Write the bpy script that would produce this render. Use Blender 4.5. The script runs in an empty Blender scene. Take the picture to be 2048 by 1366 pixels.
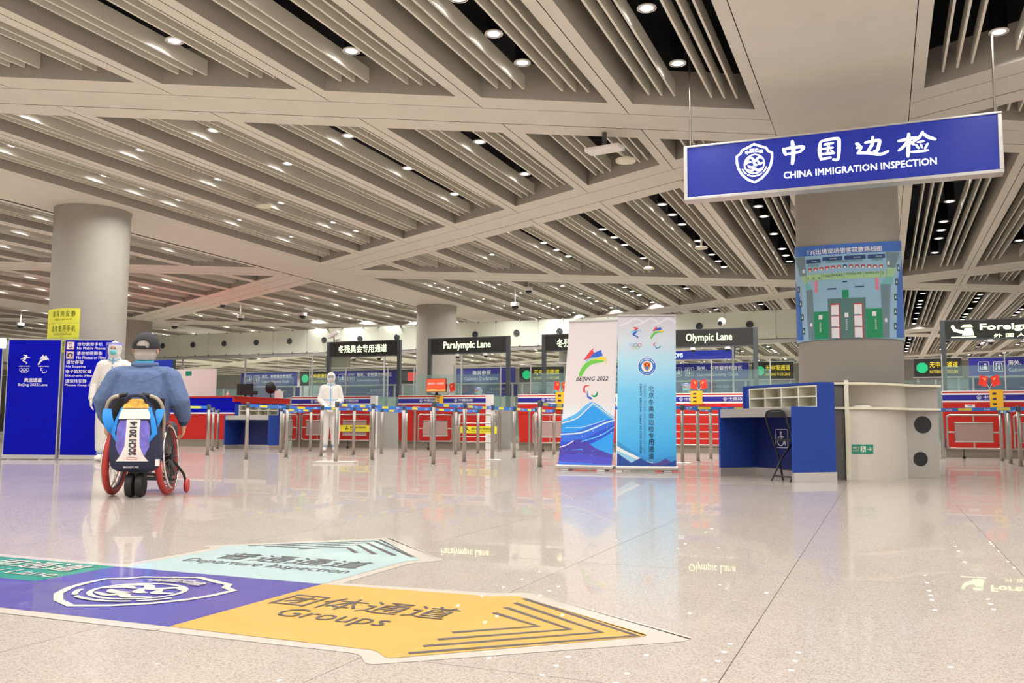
import bpy, bmesh, math, random
from math import sin, cos, pi, radians, sqrt, atan2
from mathutils import Vector, Matrix
from mathutils.geometry import tessellate_polygon
from mathutils.bvhtree import BVHTree

random.seed(7)
SC = bpy.context.scene
COL = SC.collection

# ------------------------------------------------------------------ camera, world, exposure
# World axes: X runs along the row of booths, Y runs into the hall, Z up; metres.
CAM_H, FOC, PITCH, ROLL, YAW = 0.57, 1800.0, math.atan(170 / 1800), math.atan(.006), radians(22.37)
cf = Vector((-sin(YAW) * cos(PITCH), cos(YAW) * cos(PITCH), sin(PITCH)))
cr0 = Vector((cos(YAW), sin(YAW), 0)); cu0 = cr0.cross(cf)
cr = cr0 * cos(ROLL) + cu0 * sin(ROLL); cu = cu0 * cos(ROLL) - cr0 * sin(ROLL)
cam_d = bpy.data.cameras.new('camera'); cam = bpy.data.objects.new('camera', cam_d); COL.objects.link(cam)
cam_d.sensor_width = 36; cam_d.lens = FOC / 2048 * 36; cam_d.clip_start = .05; cam_d.clip_end = 300
cam.matrix_world = Matrix(((cr.x, cu.x, -cf.x, 0), (cr.y, cu.y, -cf.y, 0), (cr.z, cu.z, -cf.z, CAM_H), (0, 0, 0, 1)))
SC.camera = cam

SC.view_settings.view_transform = 'Standard'; SC.view_settings.look = 'None'
SC.view_settings.gamma = 1; SC.view_settings.use_curve_mapping = False
SC.view_settings.exposure = 0.0
W = bpy.data.worlds.new('hall_ambient'); SC.world = W; W.use_nodes = True  # added even fill, entering where the hall's back and sides are left open
W.node_tree.nodes['Background'].inputs[0].default_value = (1, .985, .965, 1)
W.node_tree.nodes['Background'].inputs[1].default_value = 1.0
LAMP_W = 22.5            # watts of every ceiling downlight
try:
    SC.cycles.use_denoising = True
    SC.cycles.use_light_tree = True
    SC.cycles.adaptive_threshold = .045
    SC.cycles.max_bounces = 6; SC.cycles.diffuse_bounces = 3; SC.cycles.transparent_max_bounces = 16
    SC.cycles.sample_clamp_indirect = 6
    SC.cycles.caustics_reflective = False; SC.cycles.caustics_refractive = False
except Exception:
    pass

def in_view(p, margin=.1):
    d = Vector(p) - Vector((0, 0, CAM_H)); z = d.dot(cf)
    if z < .3: return False
    x = d.dot(cr) / z * FOC / 1024; y = d.dot(cu) / z * FOC / 683
    return abs(x) < 1 + margin and abs(y) < 1 + margin

# ------------------------------------------------------------------ materials
def lin(c):
    return c / 12.92 if c <= .04045 else ((c + .055) / 1.055) ** 2.4
def S(r, g, b): return (lin(r / 255), lin(g / 255), lin(b / 255), 1)

def mat(name, col, rough=.5, metal=0, spec=.5, noise=0, scale=30, bump=0, bscale=60, coat=0):
    m = bpy.data.materials.new(name); m.use_nodes = True; nt = m.node_tree; N = nt.nodes; L = nt.links
    b = N['Principled BSDF']
    b.inputs['Base Color'].default_value = col; b.inputs['Roughness'].default_value = rough
    b.inputs['Metallic'].default_value = metal; b.inputs['Specular IOR Level'].default_value = spec
    b.inputs['Coat Weight'].default_value = coat; b.inputs['Coat Roughness'].default_value = .02; b.inputs['Coat IOR'].default_value = 1.4
    tc = N.new('ShaderNodeTexCoord')
    if noise:
        n = N.new('ShaderNodeTexNoise'); n.inputs['Scale'].default_value = scale; n.inputs['Detail'].default_value = 4
        L.new(tc.outputs['Object'], n.inputs['Vector'])
        r = N.new('ShaderNodeValToRGB')
        r.color_ramp.elements[0].position = .3; r.color_ramp.elements[1].position = .7
        r.color_ramp.elements[0].color = [max(0, c * (1 - noise)) for c in col[:3]] + [1]
        r.color_ramp.elements[1].color = [min(1, c * (1 + noise)) for c in col[:3]] + [1]
        L.new(n.outputs['Fac'], r.inputs['Fac']); L.new(r.outputs['Color'], b.inputs['Base Color'])
    if bump:
        n2 = N.new('ShaderNodeTexNoise'); n2.inputs['Scale'].default_value = bscale; n2.inputs['Detail'].default_value = 3
        L.new(tc.outputs['Object'], n2.inputs['Vector'])
        bp = N.new('ShaderNodeBump'); bp.inputs['Strength'].default_value = bump; bp.inputs['Distance'].default_value = .02
        L.new(n2.outputs['Fac'], bp.inputs['Height']); L.new(bp.outputs['Normal'], b.inputs['Normal'])
    return m

def emis(name, col, strength):
    m = bpy.data.materials.new(name); m.use_nodes = True
    b = m.node_tree.nodes['Principled BSDF']
    b.inputs['Base Color'].default_value = (col[0] * .3, col[1] * .3, col[2] * .3, 1); b.inputs['Roughness'].default_value = .35
    b.inputs['Emission Color'].default_value = col; b.inputs['Emission Strength'].default_value = strength
    return m

def glass(name, tint, rough=.02, body=.0, bodycol=(.5, .7, .68, 1)):
    m = bpy.data.materials.new(name); m.use_nodes = True; nt = m.node_tree; N = nt.nodes; L = nt.links
    out = N['Material Output']; N.remove(N['Principled BSDF'])
    tr = N.new('ShaderNodeBsdfTransparent'); tr.inputs[0].default_value = tint
    gl = N.new('ShaderNodeBsdfGlossy'); gl.inputs['Roughness'].default_value = rough
    lw = N.new('ShaderNodeLayerWeight'); lw.inputs[0].default_value = .5
    pw = N.new('ShaderNodeMath'); pw.operation = 'POWER'; pw.inputs[1].default_value = 5; L.new(lw.outputs['Facing'], pw.inputs[0])
    fr = N.new('ShaderNodeMath'); fr.operation = 'MULTIPLY_ADD'; fr.inputs[1].default_value = .9; fr.inputs[2].default_value = .04; L.new(pw.outputs[0], fr.inputs[0])
    mx = N.new('ShaderNodeMixShader'); L.new(fr.outputs[0], mx.inputs[0]); L.new(tr.outputs[0], mx.inputs[1]); L.new(gl.outputs[0], mx.inputs[2])
    last = mx
    if body:
        df = N.new('ShaderNodeBsdfDiffuse'); df.inputs[0].default_value = bodycol
        m2 = N.new('ShaderNodeMixShader'); m2.inputs[0].default_value = body
        L.new(mx.outputs[0], m2.inputs[1]); L.new(df.outputs[0], m2.inputs[2]); last = m2
    L.new(last.outputs[0], out.inputs[0])
    return m

def granite():
    m = bpy.data.materials.new('polished_granite'); m.use_nodes = True; nt = m.node_tree; N = nt.nodes; L = nt.links
    b = N['Principled BSDF']; g = N.new('ShaderNodeNewGeometry')
    v = N.new('ShaderNodeTexVoronoi'); v.inputs['Scale'].default_value = 290
    n = N.new('ShaderNodeTexNoise'); n.inputs['Scale'].default_value = 95; n.inputs['Detail'].default_value = 5
    n3 = N.new('ShaderNodeTexNoise'); n3.inputs['Scale'].default_value = .7
    for t in (v, n, n3): L.new(g.outputs['Position'], t.inputs['Vector'])
    r = N.new('ShaderNodeValToRGB'); e = r.color_ramp.elements
    e[0].position = .0; e[0].color = S(152, 139, 129); e[1].position = .55; e[1].color = S(188, 178, 168)
    x = e.new(.28); x.color = S(178, 166, 156)
    mixf = N.new('ShaderNodeMath'); mixf.operation = 'MULTIPLY'
    sep = N.new('ShaderNodeSeparateColor'); L.new(v.outputs['Color'], sep.inputs[0])
    L.new(sep.outputs[0], mixf.inputs[0]); L.new(n.outputs['Fac'], mixf.inputs[1])
    ml = N.new('ShaderNodeMath'); ml.operation = 'MULTIPLY'; ml.inputs[1].default_value = 1.5
    L.new(mixf.outputs[0], ml.inputs[0]); L.new(ml.outputs[0], r.inputs['Fac'])
    L.new(r.outputs['Color'], b.inputs['Base Color'])
    rr = N.new('ShaderNodeMapRange'); rr.inputs['To Min'].default_value = .16; rr.inputs['To Max'].default_value = .24
    L.new(n3.outputs['Fac'], rr.inputs[0]); L.new(rr.outputs[0], b.inputs['Roughness'])
    b.inputs['IOR'].default_value = 1.45; b.inputs['Specular IOR Level'].default_value = .05
    b.inputs['Coat Weight'].default_value = .38; b.inputs['Coat Roughness'].default_value = .01; b.inputs['Coat IOR'].default_value = 1.4
    return m

M = {}
M['granite'] = granite()
M['grout'] = mat('slab_joint', S(128, 114, 102), .8, noise=.1, scale=50)
M['soffit'] = mat('ceiling_soffit_panel', S(214, 208, 194), .6, noise=.03, scale=3)
M['slat'] = mat('ceiling_slat_paint', S(224, 219, 203), .26, noise=.02, scale=8)
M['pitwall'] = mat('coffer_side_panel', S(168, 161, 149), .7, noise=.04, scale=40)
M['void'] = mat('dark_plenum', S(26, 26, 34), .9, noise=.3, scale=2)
M['black'] = mat('black_plastic', S(22, 22, 24), .45, noise=.1, scale=60)
M['column'] = mat('column_cladding', S(156, 150, 140), .55, noise=.02, scale=4)
M['wallband'] = mat('glazed_wall_panel', S(232, 236, 218), .35, noise=.02, scale=2)
M['steel'] = mat('brushed_steel', S(172, 165, 158), .38, 1, noise=.05, scale=40)
M['steel2'] = mat('satin_steel_plate', S(206, 200, 194), .4, .8, noise=.04, scale=30)
M['alu'] = mat('aluminium', S(205, 203, 200), .35, .7, noise=.03, scale=30)
M['darkmetal'] = mat('dark_grey_frame', S(84, 88, 92), .45, .4, noise=.05, scale=30)
M['panelblue'] = mat('deep_blue_board', S(10, 18, 178), .7, spec=.08, noise=.04, scale=5)
M['deskblue'] = mat('blue_laminate', S(40, 68, 152), .65, spec=.2, noise=.05, scale=40)
M['navy'] = mat('dark_blue_panel', S(26, 40, 108), .5, noise=.06, scale=40)  # desk blue darkened: shade of the kneehole put into the colour
M['cream'] = mat('cream_laminate', S(226, 220, 196), .5, noise=.03, scale=12)
M['ctr'] = mat('grey_laminate', S(200, 192, 180), .45, noise=.02, scale=8)
M['ctr2'] = mat('mid_grey_laminate', S(165, 160, 152), .5, noise=.03, scale=30)
M['ctrdark'] = mat('dark_grey_laminate', S(92, 88, 84), .55, noise=.04, scale=20)
M['red'] = mat('red_laminate', S(196, 42, 34), .5, spec=.25, noise=.04, scale=20)
M['boothblue'] = mat('booth_blue_band', S(38, 34, 150), .4, noise=.03, scale=20)
M['white'] = mat('white_paint', S(242, 236, 232), .45, noise=.02, scale=20)
M['plinth'] = mat('grey_plinth', S(150, 140, 126), .45, .3, noise=.06, scale=30)
M['greywall'] = mat('grey_partition', S(170, 166, 160), .5, noise=.06, scale=60)
M['txt_white'] = mat('white_print', S(240, 238, 240), .5, noise=.01)
M['txt_grey'] = mat('dark_grey_print', S(58, 58, 66), .5, noise=.01)
M['txt_black'] = mat('black_print', S(30, 30, 34), .5, noise=.01)
M['txt_slate'] = mat('slate_print', S(40, 62, 92), .5, noise=.01)
M['txt_yellow'] = mat('yellow_print', S(222, 200, 60), .5, noise=.01)
M['yellow'] = mat('yellow_vinyl', S(238, 224, 52), .45, noise=.02, scale=10)
M['amber'] = mat('amber_card', S(248, 190, 40), .45, noise=.02, scale=10)
M['belt'] = mat('blue_webbing', S(46, 120, 214), .6, noise=.05, scale=90)
M['lime'] = mat('lime_vinyl', S(226, 224, 66), .5, noise=.03, scale=6)
M['lime_txt'] = mat('olive_print', S(112, 118, 40), .5, noise=.01)
M['f_border'] = mat('floor_vinyl_white', S(196, 187, 175), .3, spec=.1, coat=.4, noise=.02, scale=12)
M['f_blue'] = mat('floor_vinyl_blue', S(76, 70, 152), .3, spec=.1, coat=.4, noise=.03, scale=8)
M['f_yellow'] = mat('floor_vinyl_yellow', S(206, 164, 80), .3, spec=.1, coat=.4, noise=.03, scale=8)
M['f_pale'] = mat('floor_vinyl_pale_blue', S(174, 197, 197), .3, spec=.1, coat=.4, noise=.02, scale=8)
M['f_green'] = mat('floor_vinyl_green', S(36, 140, 114), .3, spec=.1, coat=.4, noise=.03, scale=8)
M['f_txt'] = mat('floor_vinyl_dark', S(74, 66, 72), .3, noise=.04, scale=20)
M['f_white'] = mat('floor_vinyl_emblem', S(212, 206, 196), .3, spec=.1, coat=.4, noise=.02, scale=20)
M['lamp'] = emis('downlight_lens', (1, .97, .95, 1), 22)
M['lamp'].cycles.emission_sampling = 'NONE'
M['signblue'] = emis('backlit_blue_face', S(26, 48, 168), .62)
M['signwhite'] = emis('backlit_white_letter', (1, 1, 1, 1), 2.2)
M['led'] = emis('led_letter', (.83, 1, .5, 1), 3.0)
M['ledpanel'] = mat('led_panel', S(40, 38, 34), .5, noise=.08, scale=80)
M['green_lit'] = emis('green_lamp', S(40, 200, 130), .8)
M['red_lit'] = emis('red_lamp', S(235, 50, 40), .8)
M['amberled'] = emis('amber_led_letter', S(240, 210, 60), .9)
M['custblue'] = mat('customs_navy_panel', S(46, 46, 140), .35, noise=.03, scale=10)
M['custlight'] = emis('customs_blue_face', S(44, 62, 190), .7)
M['glass'] = glass('clear_glass', (.9, .95, .93, 1))
M['teal'] = glass('teal_glass', (.86, .94, .93, 1), .03, .10, S(176, 210, 206))
M['visor'] = glass('clear_visor', (.96, .97, .98, 1), .03, .06, (.9, .92, .95, 1))
M['suit'] = mat('white_coverall', S(222, 217, 210), .7, spec=.2, bump=.5, bscale=14)
M['tape'] = mat('blue_seam_tape', S(110, 168, 214), .5, noise=.03)
M['skin'] = mat('skin', S(206, 152, 124), .55, noise=.05, scale=20)
M['mask'] = mat('teal_mask', S(80, 190, 196), .6, noise=.03)
M['glove'] = mat('latex_glove', S(238, 228, 206), .45, noise=.03)
M['jacket'] = mat('blue_denim_jacket', S(94, 112, 148), .85, spec=.2, noise=.14, scale=9, bump=.9, bscale=11)
M['jacket_d'] = mat('navy_cuff', S(52, 66, 98), .8, noise=.1, scale=14)
M['seam'] = mat('dark_denim_seam', S(78, 100, 150), .8, noise=.05)
M['trouser'] = mat('dark_trouser', S(44, 46, 56), .8, noise=.1, scale=20, bump=.3, bscale=15)
M['hair'] = mat('grey_hair', S(190, 180, 172), .7, noise=.2, scale=120, bump=.5, bscale=200)
M['cap'] = mat('charcoal_cap', S(42, 40, 44), .8, noise=.1, scale=60)
M['tyre'] = mat('red_rubber', S(176, 52, 46), .5, noise=.05, scale=30)
M['chrome'] = mat('chrome', S(225, 222, 220), .12, 1, noise=.02)
M['rubber'] = mat('black_rubber', S(26, 25, 27), .6, noise=.1, scale=50)
M['bag'] = mat('navy_nylon', S(34, 38, 66), .65, noise=.1, scale=30, bump=.3, bscale=18)
M['bagwhite'] = mat('white_nylon', S(232, 224, 218), .6, noise=.03, scale=30)
M['bagblue'] = mat('bright_blue_nylon', S(24, 136, 222), .55, noise=.06, scale=20)
M['bagpurple'] = mat('purple_print_nylon', S(112, 104, 194), .6, noise=.3, scale=18)
M['baggold'] = mat('gold_print_nylon', S(222, 172, 66), .6, noise=.35, scale=26)
M['tan'] = mat('tan_grip_tube', S(176, 160, 140), .45, noise=.05)
M['txt_red'] = mat('red_print', S(196, 60, 60), .5, noise=.02)
M['lanyard'] = mat('turquoise_lanyard', S(70, 176, 214), .5, noise=.04)
M['flagred'] = mat('red_flag_cloth', S(238, 52, 38), .6, noise=.03)
M['flagyel'] = mat('flag_star_yellow', S(250, 210, 60), .6, noise=.01)
M['exitgreen'] = mat('exit_green', S(20, 130, 108), .4, noise=.02)
M['screen'] = emis('screen_orange', S(240, 90, 50), .9)
M['screen2'] = emis('screen_orange_pale', S(252, 172, 92), .9)
M['pv'] = {}
def pm(r, g, b, rough=.5):
    k = (r, g, b)
    if k not in M['pv']:
        M['pv'][k] = mat('print_%02x%02x%02x' % k, S(r, g, b), rough, noise=.015, scale=20)
    return M['pv'][k]

# ------------------------------------------------------------------ mesh helpers
class MB:
    def __init__(s): s.v = []; s.f = []; s.m = []; s.sm = []; s.k = 0
    def up(s, h):
        """every further printed layer lies a hair above the last"""
        s.k += 1; return h + min(s.k, 40) * .00012
    def add(s, vs, fs, mi=0, smooth=False):
        o = len(s.v); s.v += [tuple(p) for p in vs]
        for f in fs: s.f.append([o + i for i in f]); s.m.append(mi); s.sm.append(smooth)
    def box(s, x0, x1, y0, y1, z0, z1, mi=0, T=None):
        vs = [Vector((x, y, z)) for x in (x0, x1) for y in (y0, y1) for z in (z0, z1)]
        if T is not None: vs = [T @ p for p in vs]
        s.add(vs, [(0, 1, 3, 2), (4, 6, 7, 5), (0, 4, 5, 1), (2, 3, 7, 6), (0, 2, 6, 4), (1, 5, 7, 3)], mi)
        return s
    def prism(s, poly, h0, h1, fr=None, mi=0, smooth=False):
        """2-D polygon extruded along the frame's normal."""
        fr = fr or Fr()
        n = len(poly)
        if sum(poly[i][0] * poly[(i + 1) % n][1] - poly[(i + 1) % n][0] * poly[i][1] for i in range(n)) < 0: poly = poly[::-1]
        vs = [fr(a, b, h0) for a, b in poly] + [fr(a, b, h1) for a, b in poly]
        s.add(vs, [tuple(range(n - 1, -1, -1)), tuple(range(n, 2 * n))], mi)
        o = len(s.v) - 2 * n
        for i in range(n):
            j = (i + 1) % n
            s.f.append([o + i, o + j, o + n + j, o + n + i]); s.m.append(mi); s.sm.append(smooth)
        return s
    def flat(s, poly, fr, h=0, mi=0):
        n = len(poly); h = s.up(h)
        if sum(poly[i][0] * poly[(i + 1) % n][1] - poly[(i + 1) % n][0] * poly[i][1] for i in range(n)) < 0: poly = poly[::-1]
        s.add([fr(a, b, h) for a, b in poly], [tuple(range(n))], mi); return s
    def ring2(s, outer, inner, fr, h=0, mi=0):
        """flat polygon with a hole, same vertex count"""
        n = len(outer)
        vs = [fr(a, b, h) for a, b in outer] + [fr(a, b, h) for a, b in inner]
        s.add(vs, [(i, (i + 1) % n, n + (i + 1) % n, n + i) for i in range(n)], mi); return s
    def stroke(s, pts, w, fr, h=0, mi=0, cap=True, n=6, closed=False):
        """flat ribbon along a 2-D polyline; w is a width or a list of widths"""
        h = s.up(h); k = len(pts); ws = w if isinstance(w, (list, tuple)) else [w] * k
        P = [Vector(p) for p in pts]; L = []; R_ = []
        for i in range(k):
            a = P[(i - 1) % k] if closed else P[max(0, i - 1)]; b = P[(i + 1) % k] if closed else P[min(k - 1, i + 1)]
            d = (b - a); d = d.normalized() if d.length > 1e-9 else Vector((1, 0)); nn = Vector((-d.y, d.x))
            L.append(P[i] + nn * ws[i] / 2); R_.append(P[i] - nn * ws[i] / 2)
        if closed:
            vs = [fr(p.x, p.y, h) for p in L] + [fr(p.x, p.y, h) for p in R_]
            s.add(vs, [(k + i, k + (i + 1) % k, (i + 1) % k, i) for i in range(k)], mi); return s
        poly = []
        if cap:
            d = (P[0] - P[1]).normalized(); a0 = atan2(d.y, d.x)
            poly += [P[0] + Vector((cos(a0 - pi / 2 + pi * t / n), sin(a0 - pi / 2 + pi * t / n))) * ws[0] / 2 for t in range(1, n)]
        vs = [fr(p.x, p.y, h) for p in L] + [fr(p.x, p.y, h) for p in R_]
        s.add(vs, [(k + i, k + i + 1, i + 1, i) for i in range(k - 1)], mi)
        if cap:
            for e, (c, q) in enumerate(((0, 1), (k - 1, k - 2))):
                d = (P[c] - P[q]).normalized(); a0 = atan2(d.y, d.x)
                arc = [P[c] + Vector((cos(a0 - pi / 2 + pi * t / n), sin(a0 - pi / 2 + pi * t / n))) * ws[c] / 2 for t in range(n + 1)]
                s.add([fr(p.x, p.y, h) for p in arc], [tuple(range(n + 1))], mi)
        return s
    def tube(s, pts, r, n=10, mi=0, closed=False, caps=True):
        P = [Vector(p) for p in pts]; k = len(P); rs = r if isinstance(r, (list, tuple)) else [r] * k
        vs = []; up = None
        for i in range(k):
            a = P[(i - 1) % k] if closed else P[max(0, i - 1)]; b = P[(i + 1) % k] if closed else P[min(k - 1, i + 1)]
            t = (b - a).normalized()
            if up is None:
                up = Vector((0, 0, 1)) if abs(t.z) < .9 else Vector((1, 0, 0))
            up = (up - t * up.dot(t))
            if up.length < 1e-6: up = t.orthogonal()
            up.normalize(); sd = t.cross(up)
            vs += [P[i] + (up * cos(2 * pi * j / n) + sd * sin(2 * pi * j / n)) * rs[i] for j in range(n)]
        fs = []
        for i in range(k if closed else k - 1):
            for j in range(n):
                a = i * n + j; b = i * n + (j + 1) % n; c = ((i + 1) % k) * n + (j + 1) % n; d = ((i + 1) % k) * n + j
                fs.append((a, d, c, b))
        s.add(vs, fs, mi, True)
        if caps and not closed:
            o = len(s.v) - n * k
            s.f.append([o + j for j in range(n)]); s.m.append(mi); s.sm.append(False)
            s.f.append([o + (k - 1) * n + j for j in range(n - 1, -1, -1)]); s.m.append(mi); s.sm.append(False)
        return s
    def cyl(s, p0, p1, r0, r1=None, n=20, mi=0): return s.tube([p0, p1], [r0, r0 if r1 is None else r1], n, mi)
    def lathe(s, prof, n=24, c=(0, 0, 0), mi=0, T=None, smooth=True):
        vs = []; k = len(prof)
        for r, z in prof:
            for j in range(n):
                p = Vector((c[0] + r * cos(2 * pi * j / n), c[1] + r * sin(2 * pi * j / n), c[2] + z))
                vs.append(T @ p if T is not None else p)
        fs = [(i * n + j, i * n + (j + 1) % n, (i + 1) * n + (j + 1) % n, (i + 1) * n + j) for i in range(k - 1) for j in range(n)]
        s.add(vs, fs, mi, smooth)
        o = len(s.v) - n * k
        if prof[0][0] > 1e-6: s.f.append([o + j for j in range(n - 1, -1, -1)]); s.m.append(mi); s.sm.append(False)
        if prof[-1][0] > 1e-6: s.f.append([o + (k - 1) * n + j for j in range(n)]); s.m.append(mi); s.sm.append(False)
        return s
    def ell(s, c, r, n=16, k=10, mi=0, T=None):
        prof = [(max(1e-7, sin(pi * i / k)), -cos(pi * i / k)) for i in range(k + 1)]
        vs = []
        for a, z in prof:
            for j in range(n):
                p = Vector((c[0] + r[0] * a * cos(2 * pi * j / n), c[1] + r[1] * a * sin(2 * pi * j / n), c[2] + r[2] * z))
                vs.append(T @ p if T is not None else p)
        s.add(vs, [(i * n + j, i * n + (j + 1) % n, (i + 1) * n + (j + 1) % n, (i + 1) * n + j) for i in range(k) for j in range(n)], mi, True)
        return s
    def mesh(s, name, mats):
        me = bpy.data.meshes.new(name); me.from_pydata(s.v, [], s.f)
        for m in (mats if isinstance(mats, (list, tuple)) else [mats]): me.materials.append(m)
        me.polygons.foreach_set('material_index', s.m); me.polygons.foreach_set('use_smooth', s.sm)
        me.validate(); me.update(); return me
    def build(s, name, mats, parent=None, bev=0, loc=None, rot=None, sharp=True):
        me = s.mesh(name, mats)
        if any(s.sm) and sharp: me.set_sharp_from_angle(angle=radians(42))
        return link(name, me, parent, bev, loc, rot)

def link(name, data, parent=None, bev=0, loc=None, rot=None):
    o = bpy.data.objects.new(name, data); COL.objects.link(o)
    if parent is not None: o.parent = parent
    if loc is not None: o.location = loc
    if rot is not None: o.rotation_euler = (0, 0, rot) if not hasattr(rot, '__len__') else rot
    if bev:
        b = o.modifiers.new('bevel', 'BEVEL'); b.width = bev; b.segments = 2; b.limit_method = 'ANGLE'; b.angle_limit = radians(40)
    return o

class Fr:
    """a flat frame: (a, b, h) -> point"""
    def __init__(s, o=(0, 0, 0), x=(1, 0, 0), y=(0, 1, 0)):
        s.o = Vector(o); s.x = Vector(x).normalized(); s.y = Vector(y).normalized(); s.n = s.x.cross(s.y)
    def __call__(s, a, b, h=0): return s.o + s.x * a + s.y * b + s.n * h
class Cyl:
    """print wrapped round an upright cylinder: a = angle from the direction th0, b = height"""
    def __init__(s, c, r, th0): s.c = Vector(c); s.r = r; s.t = th0
    def __call__(s, a, b, h=0):
        t = s.t + a
        return s.c + Vector((cos(t) * (s.r + h), sin(t) * (s.r + h), b))
XZ = lambda o: Fr(o, (1, 0, 0), (0, 0, 1))       # faces -Y
XY = lambda z: Fr((0, 0, z))

def thing(name, label, cat, loc=(0, 0, 0), rot=0, group=None):
    o = bpy.data.objects.new(name, None); COL.objects.link(o); o.empty_display_size = .1
    o.location = loc; o.rotation_euler = (0, 0, rot); return tag(o, label, cat, group)
def tag(o, label=None, cat=None, group=None, kind=None):
    if label: o['label'] = label
    if cat: o['category'] = cat
    if group: o['group'] = group
    if kind: o['kind'] = kind
    return o
def dup(root, loc, rot=None, label=None):
    def cp(o, par):
        c = o.copy(); COL.objects.link(c)
        if par is not None: c.parent = par
        for ch in o.children: cp(ch, c)
        return c
    r = cp(root, None); r.location = loc
    if rot is not None: r.rotation_euler = (0, 0, rot)
    if label: r['label'] = label
    return r

_tc = {}
def textmesh(body, bold=0, res=2, shear=0):
    k = (body, bold, res, shear)
    if k in _tc: return _tc[k]
    c = bpy.data.curves.new('t', 'FONT'); c.body = body; c.resolution_u = res; c.offset = bold; c.shear = shear
    o = bpy.data.objects.new('t', c); COL.objects.link(o)
    bpy.context.view_layer.update()
    me = bpy.data.meshes.new_from_object(o.evaluated_get(bpy.context.evaluated_depsgraph_get()))
    vs = [tuple(v.co) for v in me.vertices]; fs = [tuple(p.vertices) for p in me.polygons]
    bpy.data.objects.remove(o); bpy.data.curves.remove(c); bpy.data.meshes.remove(me)
    x0 = min(v[0] for v in vs); x1 = max(v[0] for v in vs); y0 = min(v[1] for v in vs); y1 = max(v[1] for v in vs)
    _tc[k] = ([((v[0] - x0) / (x1 - x0), (v[1] - y0) / (y1 - y0)) for v in vs], fs, (x1 - x0) / (y1 - y0))
    return _tc[k]
def put_text(mb, body, fr, a0, a1, b0, b1, h=.001, bold=0, res=2, mi=0, shear=0, rot=False, fit=False):
    vs, fs, asp = textmesh(body, min(bold, 0), res, shear)
    if bold > .0035:                           # heavier weight: the same glyphs struck again a hair aside
        e = bold * .9; dy = e * (b1 - b0); dx = e * (a1 - a0) / asp * (1 if asp else 1)
        for sx, sy in ((-1, -1), (1, -1), (-1, 1), (1, 1)):
            put_text(mb, body, fr, a0 + sx * dx, a1 + sx * dx, b0 + sy * dy, b1 + sy * dy, h, 0, res, mi, shear, rot, fit)
    if fit:                                    # keep the letters' own aspect, centred
        w = (b1 - b0) * asp; m = (a0 + a1) / 2; a0, a1 = m - w / 2, m + w / 2
    P = []; h = mb.up(h)
    for x, y in vs:
        if rot: x, y = 1 - y, x                # reads upwards
        P.append(fr(a0 + (a1 - a0) * x, b0 + (b1 - b0) * y, h))
    mb.add(P, fs, mi)
def lettering(parent, body, fr, a0, a1, b0, b1, m, name='lettering', **kw):
    mb = MB(); put_text(mb, body, fr, a0, a1, b0, b1, **kw); return mb.build(name, m, parent)

def rrect(x0, x1, y0, y1, r, n=5):
    P = []
    for cx, cy, a in ((x1 - r, y1 - r, 0), (x0 + r, y1 - r, 90), (x0 + r, y0 + r, 180), (x1 - r, y0 + r, 270)):
        P += [(cx + r * cos(radians(a + 90 * t / n)), cy + r * sin(radians(a + 90 * t / n))) for t in range(n + 1)]
    return P
def circ(cx, cy, r, n=28, a0=0, a1=360):
    return [(cx + r * cos(radians(a0 + (a1 - a0) * i / n)), cy + r * sin(radians(a0 + (a1 - a0) * i / n))) for i in range(n + (0 if a1 - a0 == 360 else 1))]
def bez(p, n=10):
    """smooth curve through points (Catmull-Rom)"""
    P = [Vector(q) for q in p]; out = []
    for i in range(len(P) - 1):
        a = P[max(0, i - 1)]; b = P[i]; c = P[i + 1]; d = P[min(len(P) - 1, i + 2)]
        for t in range(n):
            t /= n
            out.append(.5 * ((2 * b) + (c - a) * t + (2 * a - 5 * b + 4 * c - d) * t * t + (3 * b - a - 3 * c + d) * t ** 3))
    out.append(P[-1]); return out
# ------------------------------------------------------------------ floor
UX0, UX1, VY0, VY1 = -12.26, 4.74, .3, 13.9
fl = MB()
for x0, x1, y0, y1 in ((-70, UX0, -16, 58), (UX1, 16, -16, 58), (UX0, UX1, -16, VY0), (UX0, UX1, VY1, 58)):
    fl.add([(x0, y0, 0), (x1, y0, 0), (x1, y1, 0), (x0, y1, 0)], [(0, 1, 2, 3)], 0)
fl.add([(UX0, VY0, -.005), (UX1, VY0, -.005), (UX1, VY1, -.005), (UX0, VY1, -.005)], [(0, 1, 2, 3)], 1)
floor = fl.build('floor', [M['granite'], M['grout']]); tag(floor, kind='structure')
slab_me = MB().box(-.4235, .4235, -.8485, .8485, -.005, 0).mesh('slab', M['granite'])
for i in range(20):
    for k in range(8):
        link('slab', slab_me, floor, loc=(UX0 + .85 * (i + .5), VY0 + 1.7 * (k + .5), 0))

# ------------------------------------------------------------------ ceiling: a triangular grid of beams, coffers with slats
CZ, P_, UC, V0, PER = 4.3, 1.55, -.38, 11.75, 13.3
SL = PER / 2 / (8 * P_)
lines = []
for m in range(-9, 12):
    lines.append((V0 + PER * m, SL)); lines.append((V0 + PER * m, -SL))
def ln(l, u): return l[0] + l[1] * (u - UC)
def cell(us, ue, lo, hi, o):
    g = lambda u: ln(hi, u) - ln(lo, u) - 2 * o
    ga, gb = g(us), g(ue)
    if ga <= .02 and gb <= .02: return None
    if ga < 0: us = us + (ue - us) * (0 - ga) / (gb - ga)
    if gb < 0: ue = us + (ue - us) * (g(us) - 0) / (g(us) - gb)
    q = [(us, ln(lo, us) + o), (ue, ln(lo, ue) + o), (ue, ln(hi, ue) - o), (us, ln(hi, us) - o)]
    r = []
    for p in q:
        if not r or (Vector(p) - Vector(r[-1])).length > 1e-3: r.append(p)
    if (Vector(r[0]) - Vector(r[-1])).length < 1e-3: r.pop()
    return r
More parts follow.
